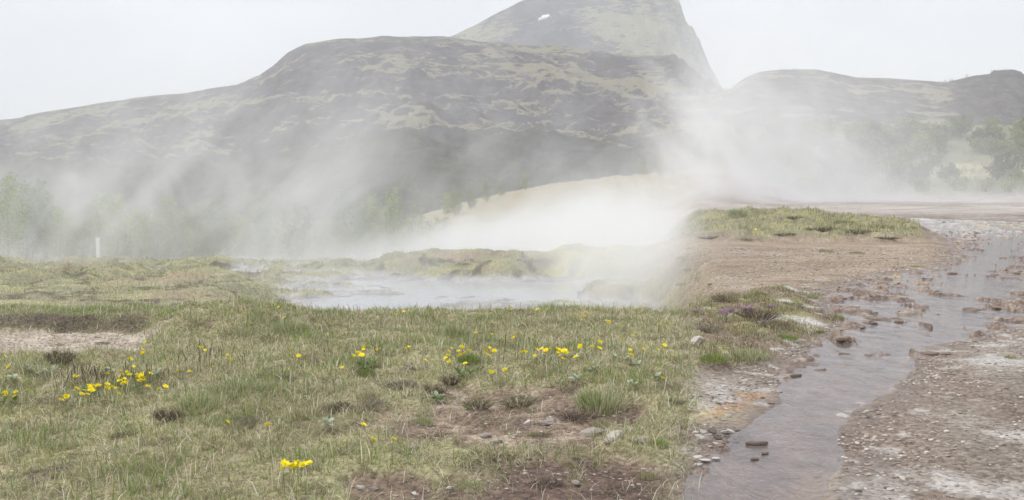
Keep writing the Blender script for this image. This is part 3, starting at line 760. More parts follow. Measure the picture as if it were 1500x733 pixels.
def mid_turf():
    X, Y = scatter(60000, -60, 1030, 11.6, 60, .25)
    m = masks(X, Y); n1 = fbm(X * .7, Y * .5, 4, 211); n2 = fbm(X * 2, Y * 2, 3, 212); Z = ground_z(X, Y, m)
    k = (RNG.random(len(X)) < .25 + ss(-.2, .25, n1)) & ((Z > POOL_Z + .07) | (Y > 33)) & (m['gravel_left'] < .3) & (m['right'] < .97)
    X, Y, Z, n1, n2 = X[k], Y[k], Z[k], n1[k], n2[k]; n = len(X)
    h = RNG.uniform(.05, .13, n) * (1 + .010 * Y); w = .0045 * (1 + .11 * (Y - 10)).clip(1) * RNG.uniform(.7, 1.3, n)
    col = pick(n, {'green': .7 + ss(0, .4, n2), 'grey': np.full(n, .9), 'straw': np.full(n, .8), 'moss': .8 + 1.5 * ss(0, .3, -n1), 'brown': .4})
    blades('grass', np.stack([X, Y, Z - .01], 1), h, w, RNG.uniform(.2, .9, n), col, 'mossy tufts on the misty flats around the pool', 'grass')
mid_turf()

def right_turf():
    X, Y = scatter(60000, 985, 1260, 7.6, 15, .6); m = masks(X, Y); n1 = fbm(X * 2.2, Y * 2.0, 4, 221); n2 = fbm(X * 6, Y * 6, 2, 222)
    edge = m['heath']
    k = RNG.random(len(X)) < edge * (.12 + .88 * ss(-.12, .22, n1)); X, Y, n1, n2 = X[k], Y[k], n1[k], n2[k]; n = len(X)
    g = ss(.0, .35, n1)
    h = RNG.uniform(.025, .06, n) * (1 + 1.2 * g * RNG.random(n)); w = RNG.uniform(.003, .006, n)
    col = pick(n, {'lush': 1.0 * ss(.25, .45, n1), 'green': .3 + .8 * g, 'straw': np.full(n, .7), 'brown': 1.0 + 2.5 * (1 - g), 'umber': 2.0 * (1 - g), 'moss': .9 * ss(0, .3, n2), 'grey': .7})
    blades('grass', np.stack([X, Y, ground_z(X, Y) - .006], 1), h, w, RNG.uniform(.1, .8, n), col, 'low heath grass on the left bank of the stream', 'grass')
    X, Y = scatter(52000, 985, 1350, 24, 52, .2); m = masks(X, Y); n1 = fbm(X * .8, Y * .6, 4, 231)
    k = RNG.random(len(X)) < m['mound'] * (.06 + .94 * ss(-.12, .2, n1)); X, Y, n1 = X[k], Y[k], n1[k]; n = len(X)
    col = pick(n, {'green': .7 + ss(0, .4, n1), 'grey': 1.3, 'straw': 1.1, 'moss': .3 + .7 * ss(0, .3, -n1), 'brown': .6 + 2 * ss(.1, .35, -n1)})
    blades('grass', np.stack([X, Y, ground_z(X, Y) - .01], 1), RNG.uniform(.07, .20, n), RNG.uniform(.010, .02, n), RNG.uniform(.1, .8, n), col, 'rough grass on the low mound left of the stream', 'grass')
    # sparse sprouts on the gravel and mud
    X, Y = scatter(60000, 1010, 1520, 4.2, 30, .6); m = masks(X, Y); n1 = fbm(X * .9, Y * .5, 5, 241, .6)
    k = (n1 > .26) & (m['stream'] > .15) & (m['heath'] < .3) & (RNG.random(len(X)) < .5 * ss(.26, .42, n1)) & (m['right'] > .6); X, Y = X[k], Y[k]; n = len(X)
    col = pick(n, {'green': 1.0, 'grey': 1., 'straw': .8, 'moss': .6})
    blades('grass', np.stack([X, Y, ground_z(X, Y) - .004], 1), RNG.uniform(.015, .045, n), RNG.uniform(.003, .006, n) * (1 + .03 * Y), RNG.uniform(.2, .9, n), col, 'sparse sprouts on the gravel beside the stream', 'grass')
right_turf()

# ------------------------------------------------------------------ gravel (too many to count) and stones
def rock_mesh(seed, sub=2, flat_=.7, mat=None, rough=.22):
    r = random.Random(seed); bm = bmesh.new(); bmesh.ops.create_icosphere(bm, subdivisions=sub, radius=1)
    ax = [Vector((r.gauss(0, 1), r.gauss(0, 1), r.gauss(0, 1))).normalized() for _ in range(11)]; lim = [r.uniform(.45, .85) for _ in ax]; sc_ = (r.uniform(.8, 1.25), r.uniform(.75, 1.1))
    for v in bm.verts:
        for a, l in zip(ax, lim):
            d = v.co.dot(a)
            if d > l: v.co -= a * (d - l) * .92
        v.co *= 1 + r.uniform(-rough, rough) * .35
        v.co.z *= flat_; v.co.x *= 1.3 * sc_[0]; v.co.y *= 1.3 * sc_[1]
    me = bpy.data.meshes.new('stone'); bm.to_mesh(me); bm.free()
    if mat: me.materials.append(mat)
    return me

def slab_mesh(seed, thick, mat):
    r = random.Random(seed); bm = bmesh.new(); n = r.randint(6, 9); rings = []
    out = [(r.uniform(.65, 1.1), 2 * math.pi * (k + r.uniform(-.3, .3)) / n) for k in range(n)]
    for z, f in ((-thick, .9), (-thick * .2, 1.0), (thick * .6, .93), (thick, .70)):
        rings.append([bm.verts.new((q * f * math.cos(a) * r.uniform(.94, 1.06), q * f * math.sin(a) * r.uniform(.94, 1.06), z + r.uniform(-.3, .3) * thick)) for q, a in out])
    for A, B in zip(rings, rings[1:]):
        for k in range(n): bm.faces.new((A[k], A[(k + 1) % n], B[(k + 1) % n], B[k]))
    c = bm.verts.new((r.uniform(-.2, .2), r.uniform(-.2, .2), thick * r.uniform(.9, 1.4)))
    for k in range(n): bm.faces.new((rings[-1][k], rings[-1][(k + 1) % n], c))
    bm.faces.new(rings[0][::-1])
    me = bpy.data.meshes.new('slab'); bm.to_mesh(me); bm.free(); me.materials.append(mat); return me

def gravel():
    protos = [rock_mesh(900 + i, 1, .6) for i in range(5)]
    pv = []
    for me in protos:
        v = np.zeros(len(me.vertices) * 3, np.float32); me.vertices.foreach_get('co', v); f = np.zeros(len(me.loops), np.int32); me.loops.foreach_get('vertex_index', f)
        pv.append((v.reshape(-1, 3), f))
    def run(X, Y, s, col, label):
        Z = ground_z(X, Y); V = []; F = []; C = []; off = 0
        which = RNG.integers(0, 5, len(X)); ang = RNG.uniform(0, 6.28, len(X))
        for q in range(5):
            i = np.nonzero(which == q)[0]; v, f = pv[q]; ca, sa = np.cos(ang[i])[:, None], np.sin(ang[i])[:, None]
            W = np.stack([v[:, 0] * ca - v[:, 1] * sa, v[:, 0] * sa + v[:, 1] * ca, np.repeat(v[None, :, 2], len(i), 0)], 2) * s[i, None, None]
            W = W * np.array([1.15, 1.0, 1.0]) + np.stack([X[i], Y[i], Z[i] + s[i] * .10], 1)[:, None, :]
            V.append(W.reshape(-1, 3)); F.append((f[None, :] + np.arange(len(i))[:, None] * len(v)).ravel() + off); off += W.shape[0] * W.shape[1]
            C.append(np.repeat(col[i], len(v), 0))
        V = np.concatenate(V); F = np.concatenate(F)
        link('gravel', mesh_from('gravel', V, F, np.full(len(F) // 3, 3), MAT_GRAVEL, np.concatenate(C)), kind='stuff', label=label, category='gravel')
    X, Y = scatter(24000, 1005, 1540, 4.1, 24, .2); m = masks(X, Y); n1 = fbm(X * 1.4, Y * 1.4, 4, 301); s_ = m['stream']
    shore = ss(.75, .1, s_)
    k = (s_ > .0) & (m['right'] > .55) & (m['heath'] < .4) & (RNG.random(len(X)) < .10 + .5 * ss(-.05, .35, n1) + .5 * shore * ss(-.1, .2, n1))
    X, Y = X[k], Y[k]; n = len(X); s = .0045 + .013 * RNG.random(n) ** 3.0 + .0006 * Y
    col = mixc(mixc((.26, .21, .17), (.46, .40, .34), RNG.random(n)), (.62, .58, .52), (RNG.random(n) < .2) * .8); col = mixc(col, (.14, .12, .11), (RNG.random(n) < .08) * .9)
    run(X, Y, s, col, 'fine pale gravel strewn along the stream banks')
    X, Y = scatter(9000, -40, 1000, 4.2, 11.4, .8); m = masks(X, Y)
    k = RNG.random(len(X)) < np.maximum(m['dirt'] * .9 * ss(-.2, .25, fbm(X * 2.5, Y * 2.5, 3, 311)), m['gravel_left'] * .9); X, Y = X[k], Y[k]; n = len(X)
    s = .004 + .011 * RNG.random(n) ** 3 + .0005 * Y
    col = mixc(mixc((.27, .22, .18), (.48, .42, .35), RNG.random(n)), (.60, .56, .50), (RNG.random(n) < .12) * .8)
    run(X, Y, s, col, 'loose gravel on the bare patches of the meadow')
    X, Y = scatter(5200, 1015, 1560, 4.2, 34, .4); m = masks(X, Y); n1 = fbm(X * 1.1 + .4 * Y, Y * .75, 5, 51, .55); Z = ground_z(X, Y)
    k = (m['stream'] < 0) & (Z > WATER_Z - .015) & (Z < WATER_Z + .06) & (RNG.random(len(X)) < .8); X, Y = X[k], Y[k]; n = len(X)
    s = .008 + .022 * RNG.random(n) ** 2.5 + .0006 * Y
    col = mixc((.20, .145, .11), (.36, .28, .22), RNG.random(n)); col = mixc(col, (.5, .46, .41), (RNG.random(n) < .12) * .8)
    run(X, Y, s, col, 'small wet rubble on the mud bars in the stream')
MAT_GRAVEL = leaf_material('gravel', 0.0, .85)
gravel()

STONES = {k: [rock_mesh(400 + 10 * j + i, 2, f, mt) for i in range(4)] for j, (k, mt, f) in enumerate([('grey', MAT_STONE, .62), ('pale', MAT_STONE_PALE, .6), ])}
STONES['crust'] = [slab_mesh(700 + i, .13, MAT_CRUST) for i in range(5)]; STONES['dark'] = [slab_mesh(720 + i, .16, MAT_CRUST_DARK) for i in range(5)]; STONES['brown'] = [slab_mesh(740 + i, .24, MAT_STONE_DARK) for i in range(6)]
BIG = {'pale': rock_mesh(77, 3, .62, MAT_STONE_PALE, .3), 'grey': rock_mesh(78, 3, .55, MAT_STONE, .3)}
def stone(xp, yp, wpx, kind, label, cat='stone', group=None, name='stone', big=False, sink=.3, aspect=1.0, z=None):
    x, y, g = px_ground(xp, yp)
    if z is not None: x, y = flat(xp, yp, z); g = z
    s = wpx / FPX * y * .5
    o = link(name, BIG[kind] if big else random.choice(STONES[kind]), label=label, category=cat, group=group, kind='thing')
    f = {'crust': .13, 'dark': .16, 'brown': .24}.get(kind, .6)
    o.location = (x, y, g + s * f * (1 - 2 * sink) * .8); o.scale = (s * 1.05, s * aspect, s)
    o.rotation_euler = (random.uniform(-.12, .12), random.uniform(-.12, .12), random.uniform(-.4, .4))
    return o

stone(905, 641, 30, 'pale', 'large rounded pale stone at the right end of the bare patch', big=True, aspect=.8)
stone(935, 647, 22, 'grey', 'flat grey stone just right of the large pale stone', big=True, aspect=.8)
stone(870, 638, 38, 'grey', 'low brown-grey stone left of the large pale stone', aspect=.6, sink=.4)
stone(802, 621, 26, 'grey', 'angular dark grey stone on the upper edge of the bare patch', big=True, aspect=.7)
stone(776, 621, 17, 'pale', 'reddish pale stone beside the angular dark grey stone', aspect=.8)
stone(892, 648, 17, 'grey', 'small grey stone in front of the large pale stone')
stone(565, 633, 14, 'pale', 'small white stone left of the bare patch', aspect=.5)
stone(606, 658, 16, 'grey', 'flat pale-grey stone at the left edge of the bare patch', aspect=.6)
stone(711, 640, 15, 'grey', 'rounded grey stone in the middle of the bare patch')
stone(729, 648, 14, 'grey', 'brown stone lowest in the stone group of the bare patch', aspect=.7)
stone(716, 652, 11, 'grey', 'small stone below the rounded grey stone of the bare patch')
stone(529, 716, 16, 'pale', 'whitish stone at the bottom edge of the meadow', aspect=.6)
stone(545, 718, 15, 'grey', 'pinkish grey stone right of the whitish stone at the bottom edge', aspect=.7)
stone(607, 724, 10, 'pale', 'small pale stone far right of the bottom edge stone pair')
stone(658, 715, 9, 'pale', 'tiny pale stone on the dark soil at the bottom')
stone(843, 709, 13, 'grey', 'lone light grey stone on the dark soil at the bottom right')
stone(732, 675, 8, 'grey', 'tiny grey stone below the bare patch stones')
stone(1024, 502, 26, 'pale', 'flat pale rock slab at the left edge of the heath', big=True, aspect=.8)
# right bank
stone(1256, 650, 9, 'pale', 'tan pebble beside its twin in the muddy shallows', group='twin pebbles')
stone(1266, 657, 9, 'pale', 'tan pebble beside its twin in the muddy shallows', group='twin pebbles')
stone(1322, 702, 12, 'pale', 'larger tan pebble alone on the lower gravel bank')
stone(1348, 638, 7, 'pale', 'light pebble alone in the middle of the gravel bank')
stone(1304, 718, 9, 'pale', 'tan pebble near the bottom of the gravel bank')
stone(1236, 612, 22, 'pale', 'flat white sinter slab at the right edge of the stream', aspect=.9, sink=.42)
stone(1262, 592, 24, 'crust', 'pale sinter plate above the white slab at the stream edge', aspect=.8)
stone(1243, 604, 20, 'crust', 'pale sinter plate joined to the white slab at the stream edge', aspect=.8)
stone(1363, 520, 24, 'brown', 'brown moss-capped rock at the right bank of the stream', aspect=.7, sink=.25)
stone(1386, 519, 16, 'brown', 'brown rock right of the moss-capped rock')
stone(1297, 511, 13, 'brown', 'pointed brown rock in mid stream', sink=.1)
stone(1327, 327, 10, 'dark', 'dark rock at the tip of the grassy mound', sink=.15)
stone(1318, 320, 8, 'dark', 'second dark rock at the tip of the grassy mound', sink=.15)
stone(1384, 327, 8, 'dark', 'dark stone on the pale upper wet flat')
for k, (a, b_, w_) in enumerate([(1272, 498, 22), (1345, 443, 10), (1375, 427, 12), (1425, 458, 36), (1390, 436, 20), (1462, 452, 13), (1413, 422, 10), (1480, 420, 12), (1350, 452, 26), (1330, 470, 14), (1302, 488, 18),
                                 (1250, 500, 24), (1420, 352, 11), (1365, 447, 16), (1465, 435, 14), (1318, 475, 16), (1290, 540, 16), (1268, 545, 18), (1340, 480, 12), (1452, 400, 16), (1490, 402, 18), (1470, 380, 14), (1395, 402, 16), (1285, 470, 14)]):
    stone(a, b_, w_, 'brown', 'low wet brown rock on the mud bars of the stream', group='wet rocks on the stream bars', aspect=.7, sink=.3)
# the heap of broken crust at the lower left of the stream
for k, (a, b_, w_, kd) in enumerate([(1026, 641, 20, 'crust'), (1042, 637, 18, 'dark'), (1036, 648, 16, 'crust'), (1052, 644, 16, 'dark'), (1061, 639, 16, 'crust'), (1070, 645, 14, 'crust'), (1048, 650, 12, 'crust'), (1078, 642, 13, 'dark'), (1064, 649, 14, 'dark'), (1030, 634, 13, 'crust')]):
    o = stone(a, b_, w_, kd, ('pale' if kd == 'crust' else 'dark') + ' crust slab in the broken heap at the stream edge', cat='crust slab', name='crust_slab', group='broken crust heap at the stream edge', aspect=.7, sink=.05)
    o.rotation_euler = (random.uniform(-.4, .4), random.uniform(-.4, .4), random.uniform(-1, 1)); o.location.z = max(o.location.z, WATER_Z + .02 + .02 * (k % 3))
stone(1107, 651, 36, 'dark', 'long dark crust slab lying in the stream', cat='crust slab', name='crust_slab', aspect=.35, sink=.1, z=WATER_Z + .004)
stone(1120, 665, 16, 'dark', 'short dark crust lump below the long slab', cat='crust slab', name='crust_slab', aspect=.5, sink=.1, z=WATER_Z + .004)
stone(1106, 674, 14, 'brown', 'brown lump in the water below the long dark slab', sink=.15, aspect=.6, z=WATER_Z)
for a, b_, w_ in [(1020, 671, 22), (1034, 675, 20), (1048, 672, 16), (1022, 681, 14)]:
    stone(a, b_, w_, 'crust', 'pale crust plate in the lower raft left in the stream', cat='crust slab', name='crust_slab', group='pale crust raft', aspect=.7, sink=.1, z=WATER_Z + .006)
for a, b_, w_ in [(1186, 588, 13), (1130, 592, 12), (1192, 575, 17), (1218, 560, 15), (1200, 545, 22), (1225, 548, 12), (1165, 552, 20), (1240, 524, 30), (1210, 523, 14), (1235, 500, 24), (1068, 707, 7), (1071, 693, 7), (1081, 690, 5), (1230, 675, 10), (1196, 701, 12)]:
    stone(a, b_, w_, 'brown', 'small brown mud lump in the lower stream', cat='stone', group='mud lumps in the lower stream', aspect=.6, sink=.25)
for k in range(60):
    a = random.uniform(1215, 1500); b_ = random.uniform(560, 728)
    x, y = flat(a, b_)
    if sdist(np.array([x]), np.array([y]), STREAM)[0] < .1: continue
    stone(a, b_, random.uniform(4, 8), random.choice(['pale', 'grey', 'grey']), 'small pebble on the gravel bank right of the stream', cat='pebble', name='pebble', group='pebbles on the right gravel bank')

# ------------------------------------------------------------------ flowers, stalks, shrubs, tussocks
def tube_bm(bm, pts, r0, r1, seg=4, mat=0):
    rings = []
    for i, p in enumerate(pts):
        p = Vector(p); d = (Vector(pts[min(i + 1, len(pts) - 1)]) - Vector(pts[max(i - 1, 0)])).normalized()
        a = d.orthogonal().normalized(); c = d.cross(a); r = r0 + (r1 - r0) * i / (len(pts) - 1)
        rings.append([bm.verts.new(p + (a * math.cos(q) + c * math.sin(q)) * r) for q in [2 * math.pi * k / seg for k in range(seg)]])
    for A, B in zip(rings, rings[1:]):
        for k in range(seg): bm.faces.new((A[k], A[(k + 1) % seg], B[(k + 1) % seg], B[k])).material_index = mat
    bm.faces.new(rings[-1]).material_index = mat
def to_mesh(bm, name, mat):
    me = bpy.data.meshes.new(name); bm.to_mesh(me); bm.free(); me.materials.append(mat); return me

def flower_head(seed, mat, rad=.019):
    r = random.Random(seed); bm = bmesh.new()
    for layer, (cnt, lift, rr) in enumerate([(7, .25, 1.0), (6, .7, .7)]):
        for k in range(cnt):
            a = 2 * math.pi * (k + .5 * layer) / cnt + r.uniform(-.15, .15); w = .36
            def pt(rad_, off, z): return bm.verts.new((math.cos(a) * rad_ - math.sin(a) * off, math.sin(a) * rad_ + math.cos(a) * off, z))
            R = rad * rr * r.uniform(.9, 1.1)
            b0 = pt(.002, -.002, 0); b1 = pt(.002, .002, 0); m0 = pt(R * .6, -R * w, R * lift * .6); m1 = pt(R * .6, R * w, R * lift * .6); t0 = pt(R, 0, R * lift)
            bm.faces.new((b0, m0, m1, b1)); bm.faces.new((m0, t0, m1))
    bmesh.ops.create_icosphere(bm, subdivisions=1, radius=rad * .3, matrix=Matrix.Translation((0, 0, rad * .15)))
    return to_mesh(bm, 'flower_head', mat)
HEADS = [flower_head(i, MAT_PETAL) for i in range(4)]; HEAD_ORANGE = flower_head(9, MAT_ORANGE)
STEMS = []
for i in range(3):
    r = random.Random(i); bm = bmesh.new(); ex, ey = r.uniform(-.02, .02), r.uniform(-.02, .02)
    tube_bm(bm, [(0, 0, -.01), (ex * .3, ey * .3, .04), (ex, ey, .11)], .0018, .0012, 3); STEMS.append((to_mesh(bm, 'stem', MAT_STEM), (ex, ey, .11)))

def flower(xp, yp, label, group, size=1.0, hgt=None, mat=None):
    hgt = hgt or random.uniform(.10, .16)
    x, y, g = px_ground(xp, yp, hgt)
    o = link('yellow_flower', None, label=label, category='flower', group=group); o.location = (x, y, g); o.empty_display_size = .05
    st, tip = random.choice(STEMS); s = link('stem', st, o); k = hgt / .11; s.scale = (1, 1, k)
    h = link('flower_head', mat or random.choice(HEADS), o); h.location = (tip[0], tip[1], tip[2] * k)
    sz = 1.12 * size * random.uniform(.65, 1.25); h.scale = (sz, sz, sz * random.uniform(.8, 1.5)); h.rotation_euler = (random.uniform(.15, .8), random.uniform(-.35, .35), random.uniform(0, 6))
    return o

Z4 = [(266,278),(287,285),(364,244),(386,272),(332,315),(349,314),(323,332),(326,349),(346,334),(363,317),(379,327),(384,314),(303,348),(265,333),(296,334),(228,369),(245,352),(236,356),(283,327),(427,346),(402,322),(416,326),(424,298),(430,282),(437,273),(441,308),(447,262),(456,263),(461,289),(461,309),(445,296),(478,275),(492,278),(507,282),(502,298),(518,286),(515,297),(526,267),(544,271),(482,244),(328,326),(318,330),(433,290),(455,300),(490,285),(335,322)]
Z4b = [(10,205),(20,247),(12,343),(6,340),(37,355),(62,341),(88,332),(5,354)]
Z4c = [(465,218),(518,196),(527,182),(537,155)]
Z4d = [(616,223),(639,262),(686,264),(598,318),(569,329),(532,318)]
Z4e = [(773,244),(745,183),(725,176),(837,202)]
Z5a = [(436,208),(456,196),(470,203),(488,172),(487,183),(524,186),(466,207),(484,178)]
Z5b = [(182,603),(205,608),(216,620),(248,605),(266,601),(193,620),(212,612),(244,602)]
Z5c = [(0,222),(214,193),(237,204),(328,228),(398,250)]
Z5d = [(628,180),(640,172),(704,221),(775,216),(787,227)]
Z6a = [(25,189),(37,178),(48,173),(59,187),(25,204),(80,187),(42,197),(119,185),(119,195),(147,174),(154,188),(133,206),(-13,189),(-2,177),(-17,204)]
Z6b = [(60,235),(155,266),(191,257),(209,257)]
Z6c = [(256,194),(268,192),(286,191),(304,207),(313,184),(326,180),(344,184),(349,199),(372,181),(388,180),(394,190),(405,190),(415,192),(424,187),(403,216),(423,218),(391,206),(412,182),(438,178),(470,172),(468,211),(385,176),(395,183),(400,194)]
Z6d = [(512,171),(553,177),(554,154),(625,142),(664,130),(690,119),(762,91),(740,157),(716,161),(702,181),(664,184),(754,180),(767,176),(779,168),(787,145),(655,203),(700,184)]
Z6e = [(97,122),(146,126),(232,132),(226,140),(198,136)]
def z4(l, x0): return [(x0 + a / 2.503, 440 + b / 2.503) for a, b in l]
for pts, lab, grp, sz in [
    (z4(Z4, 0), 'yellow flower in the dense cluster at the left of the meadow', 'left flower cluster', 1.15),
    (z4(Z4b, 0), 'yellow flower at the far left edge of the meadow', 'far left flowers', 1.1),
    (z4(Z4c, 0), 'yellow flower above the dense left cluster beside the gravel', 'flowers by the gravel', 1.1),
    (z4(Z4d, 0), 'yellow flower scattered right of the dense left cluster', 'flowers right of the left cluster', 1.15),
    (z4(Z4e, 0), 'yellow flower among dark sedge right of the gravel patch', 'flowers among the sedge', 1.1),
    (z4(Z5a, 340), 'yellow flower of the leafy clump in the meadow middle', 'middle clump flowers', 1.3),
    (z4(Z5b, 340), 'yellow flower in the low group near the bottom edge', 'bottom group flowers', 1.2),
    (z4(Z5c, 340), 'single yellow flower left of the leafy middle clump', 'flowers left of the middle clump', 1.1),
    (z4(Z5d, 340), 'yellow flower right of the leafy middle clump', 'flowers right of the middle clump', 1.1),
    (z4(Z6a, 660), 'yellow flower in the tall group right of the meadow middle', 'tall right group flowers', 1.2),
    (z4(Z6b, 660), 'yellow flower below the tall group right of the meadow middle', 'flowers below the tall group', 1.15),
    (z4(Z6c, 660), 'yellow flower in the long drift on the right of the meadow', 'right flower drift', 1.25),
    (z4(Z6d, 660), 'yellow flower scattered at the far right of the meadow', 'far right flowers', 1.1),
    (z4(Z6e, 660), 'yellow flower on the slope above the tall group', 'flowers above the tall group', 1.05)]:
    for a, b_ in pts: flower(a, b_, lab, grp, sz)
for a, b_, lab in [(327.6, 619.4, 'lone yellow flower right of the dense left cluster, lower meadow'), (387, 624, 'lone yellow flower beside the purple-grey heather tuft'), (527.4, 624, 'lone yellow flower above the small white stone'),
                   (571.7, 645, 'yellow flower lowest beside the bare patch'), (543, 644, 'tiny yellow flower left of the bare patch'), (969, 555, 'lone yellow flower at the right rim of the meadow')]:
    flower(a, b_, lab, None, 1.15)
for a, b_ in [(355, 460), (418, 466), (406, 451), (580, 462), (589, 457), (628, 458), (656, 459), (728, 460), (747, 454), (789, 454), (800, 454), (842, 462), (850, 469), (854, 464), (859, 459), (886, 470), (890, 472)]:
    flower(a, b_, 'yellow flower on the skyline crest of the meadow', 'flowers on the meadow crest', 1.1, .13)
for a, b_ in [(1107, 336), (1152, 337), (1181, 331), (1196, 326), (1200, 321), (1228, 321), (1150, 323), (1172, 337)]:
    flower(a, b_, 'yellow flower on the grassy mound by the stream', 'flowers on the mound', 2.0, .22)

def sedge(xp, yp, label, group=None, hgt=.17, cnt=5, spread=.06):
    x, y, g = px_ground(xp, yp)
    o = link('sedge_plant', None, label=label, category='sedge', group=group); o.location = (x, y, g)
    for k in range(cnt):
        bm = bmesh.new(); bx, by = random.gauss(0, spread), random.gauss(0, spread); lx, ly = random.gauss(0, .03), random.gauss(0, .03); h = hgt * random.uniform(.7, 1.15)
        tube_bm(bm, [(bx, by, -.02), (bx + lx * .4, by + ly * .4, h * .5), (bx + lx, by + ly, h)], .0022, .0016, 3); s = link('stem', to_mesh(bm, 'stem', MAT_SEDGE), o)
        bm = bmesh.new(); tube_bm(bm, [(bx + lx * .75, by + ly * .75, h * .74), (bx + lx * .9, by + ly * .9, h * .9), (bx + lx * 1.05, by + ly * 1.05, h * 1.06)], .0032, .0018, 4); link('seed_head', to_mesh(bm, 'seed_head', MAT_SEED), s)
MAT_SEDGE = solid_material('sedge_stem', (.22, .17, .10), .9, .3, 40)
for a, b_ in [(100, 572), (112, 574), (120, 568), (130, 570), (142, 572), (152, 566), (165, 569), (172, 560), (205, 566), (215, 572), (224, 566), (180, 575)]:
    sedge(a, b_, 'dark sedge stalks standing in the dense left flower cluster', 'sedge in the left flower cluster')
for a, b_ in [(260, 545), (275, 540), (285, 545), (298, 538), (310, 542), (325, 540), (290, 530), (320, 532)]:
    sedge(a, b_, 'dark sedge stalks right of the dense left flower cluster', 'sedge right of the left cluster', .17, 4)
sedge(361, 545, 'lone dark sedge plant left of the meadow middle', None, .16, 4, .02)
sedge(475, 526, 'dark sedge spikes left of the leafy middle clump', None, .15, 5, .08)
sedge(553, 540, 'tall dark stalks beside the leafy middle clump', None, .2, 4, .03)
sedge(434, 540, 'brown stalks under a yellow flower left of the middle', None, .18, 3, .02)
for a in [(707, 540), (735, 532), (748, 535)]: sedge(a[0], a[1], 'dark bare stalks among the tall right flower group', 'stalks in the tall right group', .26, 3, .05)
for a in [505, 488, 518, 737, 464]: sedge(a, 468, 'thin dark stalks on the meadow crest', 'crest stalks', .14, 4, .09)

def tuft_mesh(seed, n, h, rad, names, wid=.004, dome=.3, lean=(.1, .9)):
    rg = np.random.default_rng(seed); a = rg.uniform(0, 6.28, n); r = rad * np.sqrt(rg.random(n)); P = np.stack([r * np.cos(a), r * np.sin(a), dome * rad * (1 - (r / rad) ** 2)], 1)
    hh = h * rg.uniform(.5, 1.1, n); ln = np.clip(rg.uniform(*lean, n) * (.4 + .8 * r / rad), 0, 1.0); az = a + rg.normal(0, .6, n); w = wid * rg.uniform(.7, 1.3, n)
    dx, dy = np.cos(az), np.sin(az); fa = rg.uniform(0, np.pi, n); o = np.stack([np.cos(fa) * w / 2, np.sin(fa) * w / 2, 0 * w], 1); up = np.sqrt(np.clip(1 - (ln * .85) ** 2, .05, 1))
    mid = P + np.stack([dx * hh * ln * .38, dy * hh * ln * .38, hh * up * .62], 1); tip = P + np.stack([dx * hh * ln, dy * hh * ln, hh * up], 1)
    V = np.stack([P - o, P + o, mid + o * .8, mid - o * .8, tip], 1).reshape(-1, 3); k = np.arange(n)[:, None] * 5
    F = np.concatenate([k + np.array([[0, 1, 2, 3]]), k + np.array([[3, 2, 4]])], 1).ravel()
    c = np.array([PAL[q] for q in names])[rg.integers(0, len(names), n)] * rg.uniform(.7, 1.25, (n, 1))
    return mesh_from('tuft', V, F, np.tile([4, 3], n), MAT_GRASS, np.repeat(c, 5, 0))
def cushion(seed, rad, hgt, mat):
    bm = bmesh.new(); bmesh.ops.create_icosphere(bm, subdivisions=3, radius=1); r = random.Random(seed); o = r.uniform(0, 90)
    for v in bm.verts:
        n = float(fbm(np.array([v.co.x * 2 + o]), np.array([v.co.y * 2 + v.co.z]), 3, seed)[0]); v.co *= 1 + .35 * n; v.co.x *= rad; v.co.y *= rad; v.co.z *= hgt
    return to_mesh(bm, 'cushion', mat)
MAT_MOSS = solid_material('moss', (.24, .23, .07), .95, .45, 35, bump=.02); MAT_PEAT = solid_material('peat', (.10, .08, .055), .95, .4, 30, bump=.02)
TUFT = {'green': [tuft_mesh(i, 620, .115, .17, ['green', 'lush', 'grey', 'grey', 'straw']) for i in range(3)],
        'lush': [tuft_mesh(10 + i, 620, .10, .14, ['lush', 'green', 'lush', 'moss']) for i in range(2)],
        'dry': [tuft_mesh(20 + i, 620, .11, .17, ['straw', 'brown', 'grey', 'green']) for i in range(3)]}
def tussock(xp, yp, wpx, kind, label, group=None, hs=1.0):
    x, y, g = px_ground(xp, yp); s = wpx / FPX * y / .42
    o = link('grass_tussock', random.choice(TUFT[kind]), label=label, category='tussock', group=group); o.location = (x, y, g - .01); o.scale = (s, s * .8, s * hs); o.rotation_euler.z = random.uniform(0, 6)
tussock(425, 485, 70, 'green', 'tall grass tussock on the crest left of the pool', None, .8)
tussock(365, 490, 50, 'green', 'grass tussock left of the tall crest tussock', None, .7)
tussock(688, 530, 60, 'lush', 'dark green leafy tussock under the tall right flower group', None, .8)
tussock(668, 492, 60, 'green', 'green tussock on the slope above the tall flower group')
tussock(880, 598, 110, 'green', 'broad dark green tussock above the large pale stone', None, .8)
tussock(870, 588, 80, 'lush', 'lush green centre of the broad tussock above the pale stone', None, .7)
tussock(965, 652, 55, 'lush', 'bright green tussock right of the large pale stone', None, .6)
tussock(833, 680, 26, 'lush', 'small bright green tuft on the dark soil', None, .6)
tussock(722, 685, 24, 'dry', 'small brown tuft left of the bright green tuft')
tussock(780, 640, 30, 'dry', 'brown sprig in front of the angular grey stone')
tussock(880, 625, 40, 'dry', 'brown heathery tuft above the large pale stone')
tussock(450, 612, 70, 'dry', 'brownish tussock in the meadow middle', None, .8)
tussock(345, 630, 50, 'dry', 'dry tussock left of the purple-grey heather')
tussock(535, 548, 42, 'lush', 'leafy base of the middle flower clump', None, .8)
tussock(345, 575, 90, 'green', 'large green tussock right of the left flower cluster', None, .7)
tussock(290, 600, 80, 'green', 'green tussock above the dark hollow')
tussock(540, 585, 50, 'dry', 'brown tussock below the leafy middle clump')
tussock(620, 622, 40, 'green', 'green tussock at the upper left of the bare patch')
tussock(90, 655, 60, 'green', 'green tuft low on the left of the meadow', None, .6)
tussock(240, 690, 70, 'dry', 'dry tuft near the bottom left', None, .6)
tussock(690, 712, 50, 'green', 'green tuft at the bottom edge right of the stones', None, .5)
